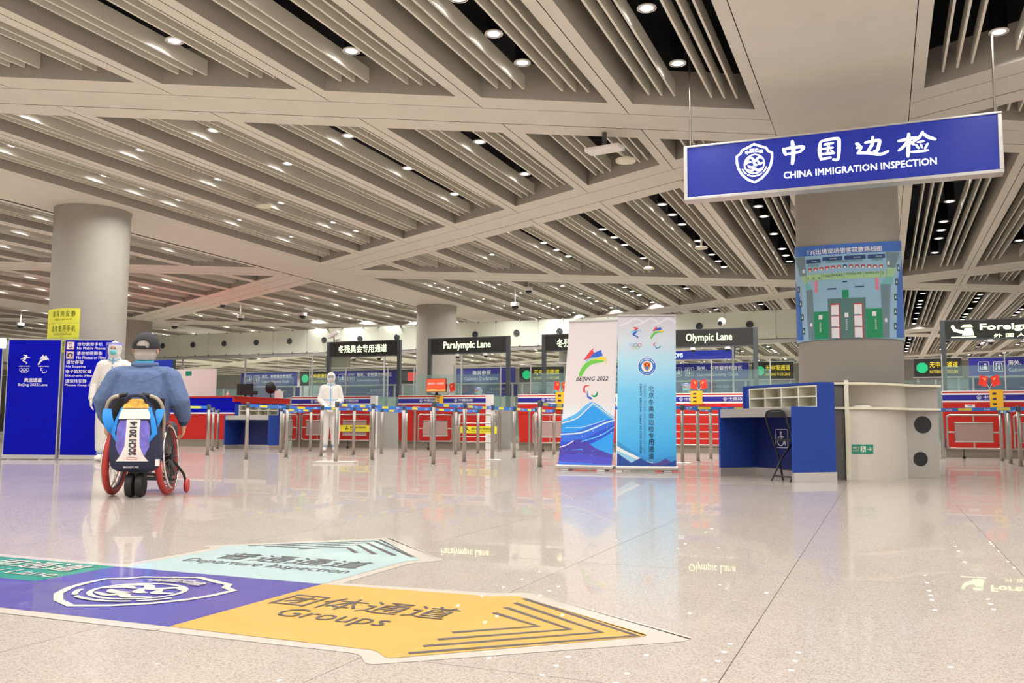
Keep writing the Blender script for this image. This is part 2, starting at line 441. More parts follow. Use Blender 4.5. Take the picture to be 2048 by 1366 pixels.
void = MB().box(-66, 14, -16, 57.5, 5.5, 5.6)
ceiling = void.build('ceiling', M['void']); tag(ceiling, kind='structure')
VMIN, VMAX = -15, 57
slats, pits, beams = [], [], 0
for j in range(-36, 9):
    uc = UC + P_ * j; us, ue = uc - P_ / 2, uc + P_ / 2
    if j % 8 == 0:
        x0 = us + (.055 if j == -8 else .004)
        MB().box(x0, ue - .004, VMIN, VMAX, CZ, CZ + .03).build('spine_beam', M['soffit'], ceiling); continue
    ls = sorted([l for l in lines if VMIN - 8 < ln(l, uc) < VMAX + 8], key=lambda l: ln(l, uc))
    for lo, hi in zip(ls, ls[1:]):
        vm = (ln(lo, uc) + ln(hi, uc)) / 2
        if not (VMIN < vm < VMAX): continue
        near = -21 < uc < 13 and vm < 12
        pts = [(u, v, CZ) for u in (us, uc, ue) for v in (ln(lo, u), vm, ln(hi, u))] + [(uc, (vm + ln(hi, uc)) / 2, CZ), (uc, (vm + ln(lo, uc)) / 2, CZ)]
        vis = any(in_view(p, .15) for p in pts)
        if not vis and not near: continue
        out = cell(us + .005, ue - .005, lo, hi, .30)
        inn = cell(uc - .645, uc + .645, lo, hi, .68)
        if out is None: continue
        mb = MB()
        rings = [[Vector((a, b, 0)) for a, b in out]] + ([[Vector((a, b, 0)) for a, b in inn[::-1]]] if inn else [])
        flat = [p for r in rings for p in r]
        tris = tessellate_polygon(rings)
        mb.add([(p.x, p.y, CZ) for p in flat], [tuple(t) for t in tris], 0)
        if inn:
            n = len(inn)
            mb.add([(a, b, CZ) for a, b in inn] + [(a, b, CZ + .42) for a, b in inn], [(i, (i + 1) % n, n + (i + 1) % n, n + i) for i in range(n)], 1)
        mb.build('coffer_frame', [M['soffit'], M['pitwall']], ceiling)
        if inn is None: continue
        pits.append((j, uc, lo, hi, vis))
        for off in (-.463, -.329, -.195, .195, .329, .463):
            u = uc + off
            va, vb = ln(lo, u) + .74, ln(hi, u) - .74
            if vb - va < .15: continue
            dist = (Vector((u, (va + vb) / 2, CZ)) - Vector((0, 0, CAM_H))).length
            slats.append((0 if vis else 1, dist, u, va, vb))
slats.sort()
rest = MB()
for i, (hid, d, u, va, vb) in enumerate(slats):
    if i < 290: MB().box(u - .012, u + .012, va, vb, CZ + .095, CZ + .265).build('slat', M['slat'], ceiling)
    else: rest.box(u - .012, u + .012, va, vb, CZ + .095, CZ + .265)
tag(rest.build('slat', M['slat'], ceiling), kind='stuff')
# the two slanting beam families, one piece per bay
for l in lines:
    for k in range(-5, 2):
        ua, ub = UC + 8 * P_ * k + P_ / 2 + .004, UC + 8 * P_ * (k + 1) - P_ / 2 - .004
        va, vb = ln(l, ua), ln(l, ub)
        if max(va, vb) < VMIN or min(va, vb) > VMAX: continue
        if not any(in_view((ua + (ub - ua) * t, va + (vb - va) * t, CZ), .2) for t in (0, .2, .4, .6, .8, 1)) and not (-26 < ua < 13 and min(va, vb) < 12): continue
        poly = [(ua, va - .284), (ub, vb - .284), (ub, vb + .284), (ua, va + .284)]
        MB().prism(poly, CZ, CZ + .03).build('cross_beam', M['soffit'], ceiling)

# ------------------------------------------------------------------ round downlights in the gaps between the slats
lampdat = bpy.data.lights.new('bulb', 'AREA'); lampdat.shape = 'DISK'; lampdat.size = .14
lampdat.energy = LAMP_W; lampdat.color = (1, .98, .955); lampdat.spread = radians(150)
lampfar = lampdat.copy(); lampfar.energy = LAMP_W * 3
can = MB().lathe([(.0, .36), (.07, .36), (.082, .34), (.082, .012), (.088, .006), (.088, -.004), (.078, -.004), (.074, .012), (.0, .012)][::-1], 20)
can_me = can.mesh('downlight', M['black'])
rim_me = MB().lathe([(.083, -.002), (.0835, -.006), (.091, -.006), (.092, .0), (.089, .01)], 24).mesh('rim', M['white'])
lens_me = MB().lathe([(.0, -.006), (.045, -.005), (.082, .004), (.082, .008)][::-1], 20).mesh('lens', M['lamp'])
LZ = CZ + .172
lamp_pos = []
hand = {-2: [5.5, 7.12, 7.93, 8.7, 15.35, 16.18, 17.03, 18.7, 20.3, 21.16, 22.0],
        -1: [6.3, 7.95, 9.33], 1: [6.5, 8.1, 9.72],
        -4: [5.25, 6.88, 10.12, 11.77, 13.4], -3: [6.1, 7.76, 11.0, 12.7],
        -6: [6.75, 8.39, 9.2, 10.02, 11.65, 13.28, 14.1], -5: [5.9, 9.27, 10.9],
        -7: [7.5, 9.2, 10.85, 12.56, 14.2]}
for j, uc, lo, hi, vis in pits:
    va, vb = ln(lo, uc) + .85, ln(hi, uc) - .85
    if j in hand and vb < 15.5 or (j == -2 and va < 22 and va > 10): vs = [v for v in hand[j] + [3.6 - 1.63 * q for q in range(11)] if va - .25 < v < vb + .25]
    else:
        vs = []; v = 7.95 + 1.63 * math.ceil((va - 7.95) / 1.63) + (.815 if j % 2 else 0)
        while v < vb:
            vs.append(v)
            if (int(v * 7) + j) % 5 == 0 and v + .815 < vb: vs.append(v + .815)
            v += 1.63
    for v in vs:
        p = (uc, v, LZ); seen = in_view(p, .02)
        lamp_pos.append((0 if seen else 1, (Vector(p) - Vector((0, 0, CAM_H))).length, p))
lamp_pos.sort()
farm = MB(); over = MB(); nl = 0
for i, (hid, d, p) in enumerate(lamp_pos):
    if hid == 0 and i < 290:
        o = link('downlight', can_me, loc=p)
        tag(o, 'round white downlight in a black can hung in the dark gap between ceiling slats', 'downlight', 'round downlights between the ceiling slats')
        link('rim', rim_me, o); link('lens', lens_me, o)
        b = link('bulb', lampdat, o, loc=(0, 0, -.012)); nl += 1
    else:
        if hid and p[1] > 12: continue
        mb = over if hid else farm
        mb.lathe([(.0, -.006), (.05, -.005), (.08, .004)], 10, c=p); mb.lathe([(.082, .004), (.086, .0), (.082, .02), (.082, .34), (.0, .36)], 10, c=p, mi=1)
        far_i = 0 if p[1] < 24 else int(round(p[1] / .815)) + int(round(p[0] / P_))
        if hid or far_i % 3 == 0:
            b = bpy.data.objects.new('bulb', lampdat if p[1] < 24 else lampfar); COL.objects.link(b); b.location = (p[0], p[1], p[2] - .012); nl += 1
if farm.v:
    o = farm.build('downlight', [M['lamp'], M['black']]); tag(o, 'rows of tiny far downlights beyond the glass screen', 'downlight', kind='stuff')
o = over.build('downlight', [M['lamp'], M['black']]); tag(o, 'rows of downlights overhead, above and beside where the viewer stands', 'downlight', kind='stuff')
print('LAMPS', nl, len(lamp_pos), 'SLATS', len(slats), 'PITS', len(pits))

# ------------------------------------------------------------------ round columns
def column(x, y, r=.62, name='column'):
    prof = [(r, 0), (r, 1.2), (r, 2.6), (r, CZ - .03), (r + .012, CZ - .03), (r + .012, CZ)]
    o = MB().lathe(prof, 64, c=(0, 0, 0)).build(name, M['column'], loc=(x, y, 0)); tag(o, kind='structure')
    MB().lathe([(r + .004, .0), (r + .012, .0), (r + .012, .12), (r + .004, .12)], 64).build('skirting', M['steel2'], o)
    return o
colR = column(-.38, 12.7, .65); colL = column(-12.79, 11.62); colM = column(-12.82, 24.95)
column(-25.2, 24.95); column(-25.2, 38.3); column(-.38, 38.3); column(-12.8, 38.3); column(-25.2, 11.7); column(12.0, 25.0)

# ------------------------------------------------------------------ far wall: glazed band with round air nozzles, glass screen below
wb = MB().box(-50, -1.2, 27.62, 27.7, 3.2, 4.08).build('wall_back', M['pitwall']); tag(wb, kind='structure')
pan_me = MB().box(.004, 1.508, 0, .03, 3.22, 4.07).mesh('panel', M['wallband'])
noz_me = MB().lathe([(.105, 0), (.11, -.03), (.085, -.045), (.075, -.02), (.05, -.01), (.045, -.03), (0, -.035)], 24, T=Matrix.Rotation(-pi / 2, 4, 'X')).mesh('air_nozzle', [M['darkmetal']])
brk = MB()
for k in range(-17, 16):
    u = -24.79 + 1.512 * k
    if u > -1.6: break
    link('panel', pan_me, wb, loc=(u - .756, 27.58, 0))
    link('air_nozzle', noz_me, wb, loc=(u, 27.58, 3.665), rot=(0, 0, 0))
    for q in (.1, .75):
        brk.box(u + q, u + q + .035, 27.55, 27.58, 4.03, 4.1); brk.box(u + q, u + q + .035, 27.55, 27.58, 3.19, 3.26)
brk.build('bracket', M['steel'], wb)
gs = MB().box(-50, -1.2, 27.6, 27.66, 3.1, 3.2).box(-50, -1.2, 27.61, 27.65, 2.62, 2.65).build('glass_screen', M['alu']); tag(gs, kind='structure')
for k in range(0, 33):
    u = -49.5 + 1.512 * k
    MB().box(.02, 1.49, 0, .012, .05, 3.1).build('pane', M['glass'], gs, loc=(u, 27.62, 0))
    if k % 2 == 0: MB().box(-.025, .025, -.03, .03, 0, 3.1).build('post', M['alu'], gs, loc=(u, 27.63, 0))
MB().box(-1.22, -.98, 27.5, 27.75, 0, 4.25).build('end_post', M['greywall'], gs)
wf = MB().box(-70, 16, 56.6, 56.8, 0, 5.6).build('wall_far', M['greywall']); tag(wf, kind='structure')
wl = MB().box(-66.2, -66, -16, 57, 0, 5.6).build('wall_left', M['greywall']); tag(wl, kind='structure')
# ------------------------------------------------------------------ emblems and marks used on several prints
def shield(mb, fr, cx, cy, H, mi=0, h=.001, txt=True, w=.07, xs=1):
    k = H; q = lambda x, y: (cx + x * k * xs, cy + y * k)
    half = [(0, .5), (.17, .42), (.30, .37), (.345, .28), (.44, .22), (.435, .06), (.40, -.10), (.31, -.27), (.17, -.41), (0, -.5)]
    out = [q(*p) for p in half] + [q(-x, y) for x, y in half[-2:0:-1]]
    mb.stroke([out[i] for i in range(len(out))], w * k, fr, h, mi, closed=True)
    mb.stroke([q(*p) for p in circ(0, -.02, .245, 32)], .035 * k, fr, h, mi, closed=True)
    for pts in ([(-.2, .08), (-.08, .15), (.02, .06), (.12, .15), (.19, .1)], [(-.23, -.03), (-.15, .05), (-.07, .03)], [(-.16, -.05), (-.09, -.1), (-.01, -.08)],
                [(-.03, .05), (.02, -.04), (.08, -.05)], [(.09, .06), (.13, -.03), (.21, .0)], [(-.17, -.15), (-.06, -.19), (.0, -.14), (.08, -.19), (.18, -.14)]):
        P = bez([q(*p) for p in pts], 5); mb.stroke(P, [.045 * k * (.5 + sin(pi * i / (len(P) - 1))) for i in range(len(P))], fr, h, mi)
    for a0, a1 in ((200, 228), (238, 302), (312, 340)):
        mb.stroke([q(*p) for p in circ(0, -.02, .315, 9, a0, a1)], .035 * k, fr, h, mi)
    if txt:
        for ch, x, y in (('中', -.17, .29), ('国', -.06, .33), ('边', .06, .33), ('检', .17, .29)):
            put_text(mb, ch, fr, cx + (x - .05) * k, cx + (x + .05) * k, cy + (y - .05) * k, cy + (y + .05) * k, h, bold=.03, res=1, mi=mi)

def brush_sign(mbs, fr, x0, s, y0, h):
    """the four brush characters, drawn stroke by stroke; unit s, lower left at x0,y0"""
    def st(pts, w): 
        P = bez([((x - 520) * s + x0, (300 - y - .108 * (x - 520)) * s + y0) for x, y in pts], 6)
        mb = mbs[sum(pts[0][0] > q for q in (800, 1150, 1560))]
        n = len(P); mb.stroke(P, [w * s * (.78 + .3 * sin(pi * i / (n - 1))) for i in range(n)], fr, h)
    for pts, w in (([(527, 128), (536, 160), (550, 190)], 30), ([(530, 132), (620, 115), (712, 108), (718, 125), (690, 158)], 30), ([(556, 184), (630, 172), (690, 158)], 24), ([(615, 52), (625, 150), (612, 282)], 38),
                   ([(885, 65), (874, 150), (888, 238)], 32), ([(900, 50), (970, 34), (1052, 28), (1062, 70), (1056, 180), (1044, 238), (1004, 240)], 30), ([(900, 236), (980, 218)], 24), ([(922, 86), (1006, 70)], 22), ([(906, 132), (1002, 118)], 22), ([(892, 186), (1012, 174)], 24), ([(964, 78), (950, 182)], 24), ([(985, 148), (1002, 162)], 22),
                   ([(1305, 70), (1420, 48), (1432, 70), (1412, 148), (1384, 156)], 30), ([(1374, 14), (1368, 84), (1322, 162)], 30), ([(1222, 80), (1246, 94)], 32), ([(1224, 122), (1264, 112), (1240, 168)], 26), ([(1230, 176), (1330, 176), (1440, 188), (1508, 158)], 28),
                   ([(1606, 56), (1690, 38), (1760, 22)], 28), ([(1698, -14), (1692, 90), (1684, 208)], 34), ([(1684, 58), (1650, 110), (1604, 152)], 26), ([(1706, 62), (1742, 92)], 26), ([(1822, -34), (1790, 20), (1738, 62)], 26), ([(1826, -14), (1870, 20), (1928, 42)], 30), ([(1772, 70), (1828, 60)], 18), ([(1760, 96), (1780, 130)], 20), ([(1800, 90), (1812, 124)], 20), ([(1862, 84), (1836, 132)], 20), ([(1716, 166), (1790, 160), (1862, 150)], 24)):
        st(pts, w)

def winter_mark(mb, fr, cx, cy, k, cols, h):
    """skating figure of the winter games mark; cols = material indices (head, arm, body, leg)"""
    q = lambda pts: [(cx + x * k, cy + y * k) for x, y in pts]
    def s(pts, ws, c):
        P = bez(q(pts), 6); n = len(P); m = len(ws) - 1
        W_ = []
        for i in range(n):
            t = i / (n - 1) * m; a = min(int(t), m - 1); W_.append((ws[a] + (ws[a + 1] - ws[a]) * (t - a)) * k)
        mb.stroke(P, W_, fr, h, c)
    s([(-.2, .42), (.0, .38), (.16, .34), (.02, .26), (-.1, .2)], [.03, .12, .14, .1, .04], cols[0])
    s([(-.42, .02), (-.2, .1), (.1, .16), (.45, .2)], [.02, .1, .12, .04], cols[1])
    s([(.1, .12), (-.02, .0), (-.16, -.1), (-.06, -.2)], [.1, .16, .14, .1], cols[2])
    s([(-.06, -.2), (.1, -.26), (.2, -.34), (.1, -.44)], [.1, .1, .08, .03], cols[3])
def para_mark(mb, fr, cx, cy, k, cols, h):
    """flying ribbon figure of the paralympic games mark"""
    q = lambda pts: [(cx + x * k, cy + y * k) for x, y in pts]
    mb.flat(q([(-.44, .04), (-.16, .40), (-.02, .50), (-.06, .40), (.02, .30), (-.18, .12)]), fr, h, cols[0])
    mb.flat(q([(-.02, .31), (.26, .42), (.36, .20), (-.10, .12), (-.18, .10)]), fr, h, cols[1])
    P = bez(q([(-.26, -.10), (-.02, .04), (.24, .10), (.46, .08), (.50, -.10)]), 6); n = len(P)
    mb.stroke(P, [k * (.03 + .1 * sin(pi * min(1, i / (n - 1) * 1.1))) for i in range(n)], fr, h, cols[2])
    P = bez(q([(-.50, -.48), (-.36, -.22), (-.12, -.04), (.16, .0), (.40, .0)]), 6); n = len(P)
    mb.stroke(P, [k * (.03 + .15 * sin(pi * min(1, .3 + i / (n - 1) * .68))) for i in range(n)], fr, h, cols[3])
    P = bez(q([(-.30, .02), (-.10, .12), (.16, .14)]), 6); mb.stroke(P, .05 * k, fr, h, cols[4])
def agitos(mb, fr, cx, cy, k, cols, h):
    q = lambda pts: [(cx + x * k, cy + y * k) for x, y in pts]
    for pts, c in (([(-.10, .46), (-.46, .40), (-.50, .10), (-.36, -.04)], cols[0]), ([(-.24, .10), (-.20, -.3), (.06, -.44), (.10, -.42)], cols[1]), ([(.08, -.18), (.26, -.3), (.46, -.2), (.5, .04)], cols[2])):
        P = bez(q(pts), 6); n = len(P); mb.stroke(P, [k * (.03 + .12 * sin(pi * (i / (n - 1)) ** 1.2)) for i in range(n)], fr, h, c)
def rings5(mb, fr, cx, cy, k, cols, h):
    for i, (x, y) in enumerate(((-.36, .08), (0, .08), (.36, .08), (-.18, -.1), (.18, -.1))):
        mb.stroke([(cx + a * k, cy + b * k) for a, b in circ(x, y, .16, 20)], .035 * k, fr, h + i * .0002, cols[i % len(cols)], closed=True)
def wheelchair_sign(mb, fr, cx, cy, k, mi, h):
    mb.stroke(rrect(cx - .5 * k, cx + .5 * k, cy - .5 * k, cy + .5 * k, .1 * k, 4), .035 * k, fr, h, mi, closed=True)
    mb.flat(circ(cx - .06 * k, cy + .32 * k, .075 * k, 16), fr, h, mi)
    mb.stroke([(cx - .05 * k, cy + .2 * k), (cx - .02 * k, cy - .04 * k), (cx + .2 * k, cy - .04 * k), (cx + .3 * k, cy - .32 * k)], .09 * k, fr, h, mi)
    mb.stroke([(cx - .03 * k, cy + .09 * k), (cx + .16 * k, cy + .08 * k)], .07 * k, fr, h, mi)
    mb.stroke([(cx + a * k, cy + b * k) for a, b in circ(-.08, -.14, .25, 22, 110, 352)], .06 * k, fr, h, mi)
def picto(mb, fr, x0, y0, k, kind, mi, h):
    mb.stroke(rrect(x0, x0 + k, y0, y0 + k, .1 * k, 3), .05 * k, fr, h, mi, closed=True)
    if kind == 'officer':
        mb.flat(circ(x0 + .66 * k, y0 + .74 * k, .1 * k, 12), fr, h, mi)
        mb.flat([(x0 + .5 * k, y0 + .2 * k), (x0 + .86 * k, y0 + .2 * k), (x0 + .8 * k, y0 + .6 * k), (x0 + .58 * k, y0 + .6 * k)], fr, h, mi)
        mb.stroke([(x0 + .18 * k, y0 + .5 * k), (x0 + .18 * k, y0 + .24 * k), (x0 + .5 * k, y0 + .24 * k)], .09 * k, fr, h, mi)
        mb.stroke([(x0 + .56 * k, y0 + .5 * k), (x0 + .36 * k, y0 + .4 * k)], .08 * k, fr, h, mi)
    else:
        mb.stroke([(x0 + .2 * k, y0 + .12 * k), (x0 + .24 * k, y0 + .84 * k), (x0 + .76 * k, y0 + .84 * k), (x0 + .8 * k, y0 + .12 * k)], .09 * k, fr, h, mi, cap=False)
        mb.flat(circ(x0 + .5 * k, y0 + .66 * k, .07 * k, 12), fr, h, mi)
        mb.flat([(x0 + .42 * k, y0 + .14 * k), (x0 + .58 * k, y0 + .14 * k), (x0 + .62 * k, y0 + .56 * k), (x0 + .38 * k, y0 + .56 * k)], fr, h, mi)

# ------------------------------------------------------------------ floor graphic of arrows
fg = thing('floor_sticker', 'large four-way floor sticker of yellow, pale blue and green arrows round a blue emblem square', 'floor sticker', (0, 0, 0))
F1 = XY(.0008); F2 = XY(.0016); F3 = XY(.0024)
def rounded(poly, r=.03, n=4):
    out = []; k = len(poly)
    for i in range(k):
        a, b, c = Vector(poly[i - 1]), Vector(poly[i]), Vector(poly[(i + 1) % k])
        p, q = b + (a - b).normalized() * r, b + (c - b).normalized() * r
        for t in range(n + 1):
            t /= n; out.append(tuple((1 - t) ** 2 * p + 2 * t * (1 - t) * b + t * t * q))
    return out
YEL = [(-1.885, 2.045), (-1.21, 2.045), (-1.145, 1.985), (-.62, 2.47), (-.62, 2.50), (-1.16, 2.88), (-1.24, 2.835), (-1.885, 2.80)]
PAL = [(-2.83, 2.80), (-1.885, 2.80), (-1.885, 3.385), (-1.84, 3.47), (-2.335, 3.985), (-2.36, 3.985), (-2.90, 3.455), (-2.84, 3.40)]
BLU = [(-4.6, 2.03), (-1.885, 2.045), (-1.885, 2.80), (-2.86, 2.80), (-2.86, 2.425), (-4.6, 2.41)]
GRE = [(-4.6, 2.41), (-2.86, 2.425), (-2.86, 2.80), (-4.6, 2.81)]
bord = MB()
bord.flat(rounded([(-1.885, 1.99), (-1.23, 2.0), (-1.16, 1.915), (-.50, 2.47), (-.50, 2.52), (-1.15, 2.955), (-1.245, 2.895), (-1.885, 2.845)], .03), F1)
bord.flat(rounded([(-2.885, 2.8), (-1.83, 2.8), (-1.835, 3.36), (-1.745, 3.50), (-2.325, 4.065), (-2.37, 4.065), (-2.985, 3.44), (-2.89, 3.39)], .03), F1)
bord.flat([(-4.6, 1.975), (-1.885, 1.99), (-1.885, 2.845), (-4.6, 2.865)], F1, .0001)
bord.build('border', M['f_border'], fg)
MB().flat(rounded(YEL, .02), F2).build('yellow_arrow', M['f_yellow'], fg)
MB().flat(rounded(PAL, .02), F2).build('pale_blue_arrow', M['f_pale'], fg)
MB().flat(BLU, F2).build('blue_field', M['f_blue'], fg)
MB().flat(GRE, F2).build('green_field', M['f_green'], fg)
lettering(fg, '团体通道', F3, -1.84, -1.22, 2.43, 2.60, M['f_txt'], bold=-.004)
lettering(fg, 'Groups', F3, -1.72, -1.34, 2.25, 2.395, M['f_txt'], bold=-.004)
lettering(fg, '普通通道', F3, -2.68, -1.96, 3.14, 3.315, M['f_txt'], bold=-.002)
lettering(fg, 'Departure Inspection', F3, -2.74, -1.94, 3.0, 3.11, M['f_txt'], bold=-.004)
lettering(fg, '专用通道', F3, -3.58, -2.925, 2.62, 2.765, M['f_white'], bold=.012)
lettering(fg, 'Special Lane', F3, -3.53, -2.885, 2.475, 2.585, M['f_white'], bold=.008)
for ua, dv in ((-.642, .39), (-.743, .31), (-.834, .23), (-.93, .14)):
    ch = MB(); ch.stroke([(-1.12, 2.45 + dv), (ua, 2.47), (-1.12, 2.44 - dv)], .02, F3, cap=False); ch.build('chevron', M['f_txt'], fg)
for va, du in ((3.932, .44), (3.853, .35), (3.772, .25), (3.677, .155)):
    ch = MB(); ch.stroke([(-2.355 - du, 3.53), (-2.345, va), (-2.355 + du, 3.53)], .024, F3, cap=False); ch.build('chevron', M['f_txt'], fg)
sh = MB(); shield(sh, F3, -2.373, 2.433, .578, w=.05, xs=1.14)
sh.build('emblem', M['f_white'], fg)

# ------------------------------------------------------------------ hanging sign
SV = 9.7
hs = thing('hanging_sign', 'long backlit blue hanging sign of china immigration inspection on two rods', 'sign', (-.395, SV, 3.05))
hw, hh = 1.525, .61
MB().box(-hw, hw, 0, .14, .03, hh - .02).build('light_box', M['signblue'], hs)
fr_ = MB()
fr_.box(-hw - .03, hw + .03, -.02, .16, 0, .035).box(-hw - .03, hw + .03, -.02, .16, hh - .022, hh).box(-hw - .03, -hw + .012, -.02, .16, .035, hh - .022).box(hw - .012, hw + .03, -.02, .16, .035, hh - .022)
fr_.build('frame', M['alu'], hs, bev=.006)
for x in (-hw + .03, hw - .02): MB().cyl((x, .07, hh), (x, .07, 2.3), .011, n=10).build('rod', M['steel'], hs)
SF = XZ((0, -.002, 0))
mb = MB(); shield(mb, SF, -.80, .345, .42, w=.06); mb.build('emblem', M['signwhite'], hs)
mbs = [MB() for _ in range(4)]; brush_sign(mbs, SF, -.505, .00104, .29, .001)
for mb in mbs: mb.build('brush_character', M['signwhite'], hs)
lettering(hs, 'CHINA IMMIGRATION INSPECTION', SF, -.50, .965, .145, .215, M['signwhite'], bold=.022)

# ------------------------------------------------------------------ route map wrapped on the near column
mp = thing('route_map_board', 'curved blue evacuation route map board wrapped round the big column', 'map board', (-.38, 12.7, 0))
CA = atan2(-12.7, .38)          # towards the viewer's side of the hall
def mapfr(r): return Cyl((0, 0, 0), r, CA)
def mq(x, y):                    # artwork coordinates of the poster print -> angle, height
    s = max(-.995, min(.995, (x - 690) / 640)); a = math.asin(s); c = 1 - cos(a)
    yt, yb = 50 + 112 * c, 1222 + 45 * c
    return a, 1.70 + (yb - y) / (yb - yt) * 1.21
mp_r = .668
bd = MB(); n = 40
aa = [-1.47 + 2.94 * i / n for i in range(n + 1)]
mf = mapfr(mp_r)
vs = [mf(a, z) for a in aa for z in (1.7, 2.91)] + [mapfr(.653)(a, z) for a in aa for z in (1.7, 2.91)]
fs = [(2 * i, 2 * i + 2, 2 * i + 3, 2 * i + 1) for i in range(n)]
o2 = 2 * (n + 1)
fs += [(o2 + 2 * i, o2 + 2 * i + 1, o2 + 2 * i + 3, o2 + 2 * i + 2) for i in range(n)]
fs += [(2 * i + 1, 2 * i + 3, o2 + 2 * i + 3, o2 + 2 * i + 1) for i in range(n)] + [(2 * i, o2 + 2 * i, o2 + 2 * i + 2, 2 * i + 2) for i in range(n)]
bd.add(vs, fs, 0, True); bd.build('board', pm(150, 190, 214), mp)
def mpoly(mb, pts, h, mi):       # polygon of (x,y) artwork points, cut into columns so it follows the curve
    xs = sorted(set([p[0] for p in pts])); x0, x1 = xs[0], xs[-1]
    h *= 3.5; k = max(1, int((x1 - x0) / 22)); cuts = sorted(set([x0 + (x1 - x0) * i / k for i in range(k + 1)] + xs))
    def span(x):
        ys = []
        m = len(pts)
        for i in range(m):
            (xa, ya), (xb, yb) = pts[i], pts[(i + 1) % m]
            if xa == xb: continue
            if min(xa, xb) - 1e-6 <= x <= max(xa, xb) + 1e-6: ys.append(ya + (yb - ya) * (x - xa) / (xb - xa))
        return (min(ys), max(ys)) if ys else (0, 0)
    for a, b in zip(cuts, cuts[1:]):
        e = (b - a) * 1e-3
        t0, b0 = span(a + e); t1, b1 = span(b - e)
        mb.add([mf(*mq(a, b0), h), mf(*mq(b, b1), h), mf(*mq(b, t1), h), mf(*mq(a, t0), h)], [(0, 1, 2, 3)], mi)
cols = [pm(60, 112, 196), pm(112, 138, 148), pm(168, 208, 150), pm(20, 146, 96), pm(84, 126, 122), M['txt_white'], pm(200, 70, 66), pm(30, 66, 118), pm(238, 130, 150), pm(40, 90, 80), pm(120, 190, 190), pm(90, 150, 190), pm(158, 196, 224)]
prints = {}
class Sel:
    cur = None
def part(n): prints.setdefault(n, MB()); Sel.cur = n
R_ = lambda x0, x1, y0, y1: [(x0, y0), (x1, y0), (x1, y1), (x0, y1)]
part('title_band')
mpoly(prints[Sel.cur], R_(54, 1326, 52, 176), .0006, 0)
part('apron_strip')
mpoly(prints[Sel.cur], [(54, 240), (180, 500), (215, 720), (240, 1220), (150, 1220), (54, 500)], .0006, 12); mpoly(prints[Sel.cur], [(54, 480), (120, 700), (150, 1222), (54, 1222)], .0009, 0)
mpoly(prints[Sel.cur], [(1326, 200), (1250, 320), (1170, 640), (1140, 1220), (1240, 1220), (1326, 400)], .0006, 12); mpoly(prints[Sel.cur], [(1326, 270), (1250, 560), (1222, 1222), (1326, 1222)], .0009, 0)
part('grey_wing')
mpoly(prints[Sel.cur], [(60, 190), (190, 180), (200, 420), (120, 430)], .0006, 1); mpoly(prints[Sel.cur], [(1130, 180), (1290, 190), (1240, 380), (1140, 370)], .0006, 1)
mpoly(prints[Sel.cur], [(120, 430), (195, 420), (215, 510), (165, 540)], .0006, 2); mpoly(prints[Sel.cur], [(1140, 370), (1240, 380), (1210, 480), (1130, 480)], .0006, 2)
mpoly(prints[Sel.cur], [(160, 530), (215, 505), (275, 600), (178, 610)], .0006, 10); mpoly(prints[Sel.cur], [(1130, 480), (1212, 480), (1180, 575), (1058, 575)], .0006, 10)
mpoly(prints[Sel.cur], [(178, 608), (275, 600), (292, 1222), (216, 1222)], .0006, 1); mpoly(prints[Sel.cur], [(1058, 575), (1170, 575), (1142, 1222), (1066, 1222)], .0006, 1)
part('lime_strip')
mpoly(prints[Sel.cur], R_(205, 1118, 410, 488), .0006, 2)
for x in (385, 508, 650, 866, 1060): mpoly(prints[Sel.cur], R_(x - 2, x + 2, 400, 490), .0012, 11)
part('green_area')
mpoly(prints[Sel.cur], R_(284, 452, 880, 1222), .0006, 3); mpoly(prints[Sel.cur], R_(880, 1064, 865, 1222), .0006, 3); mpoly(prints[Sel.cur], R_(452, 882, 725, 1222), .0006, 4)
mpoly(prints[Sel.cur], R_(618, 694, 625, 722), .0006, 3)
part('white_gates')
for x in (484, 744):
    mpoly(prints[Sel.cur], R_(x, x + 104, 790, 1222), .0009, 6)
    for y in (806, 948, 1090): mpoly(prints[Sel.cur], R_(x + 6, x + 92, y, y + 128), .0012, 5); mpoly(prints[Sel.cur], R_(x + 6, x + 70, y + 122, y + 134), .0015, 11)
part('navy_boxes')
for x0, x1, y in ((206, 382, 222), (404, 634, 202), (656, 898, 202), (920, 1118, 202)): mpoly(prints[Sel.cur], R_(x0, x1, y, y + 50), .0009, 7)
part('counter_icons')
for i in range(13):
    x = 232 + i * 68; mpoly(prints[Sel.cur], R_(x, x + 42, 310 + abs(i - 6) * 4, 346 + abs(i - 6) * 4), .0009, 7 if i == 6 else 6); mpoly(prints[Sel.cur], R_(x + 10, x + 32, 330 + abs(i - 6) * 4, 350 + abs(i - 6) * 4), .0012, 5)
part('pink_arrows')
for x in (318, 1018): mpoly(prints[Sel.cur], R_(x - 16, x + 16, 490, 610), .0009, 8); mpoly(prints[Sel.cur], [(x - 28, 608), (x + 28, 608), (x, 648)], .0009, 8)
part('exit_icons')
for x, y in ((104, 590), (125, 770), (142, 940), (156, 1115), (1270, 380), (1243, 550), (1226, 735), (1218, 910), (1212, 1085)): mpoly(prints[Sel.cur], R_(x - 16, x + 16, y - 40, y + 40), .0012, 9); mpoly(prints[Sel.cur], [(x - 10, y + 16), (x, y - 26), (x + 10, y + 16)], .0015, 5)
for x, y in ((364, 950), (975, 930), (662, 935)): mpoly(prints[Sel.cur], R_(x - 22, x + 22, y - 28, y + 28), .0012, 5)
part('small_bars')
for x0, x1, y in ((452, 556, 604), (764, 870, 592), (626, 680, 524)): mpoly(prints[Sel.cur], R_(x0, x1, y - 8, y + 8), .0009, 7)
for x, y in ((250, 1040), (1105, 1010), (172, 365), (1156, 318)): mpoly(prints[Sel.cur], R_(x - 14, x + 14, y - 22, y + 22), .0012, 5)
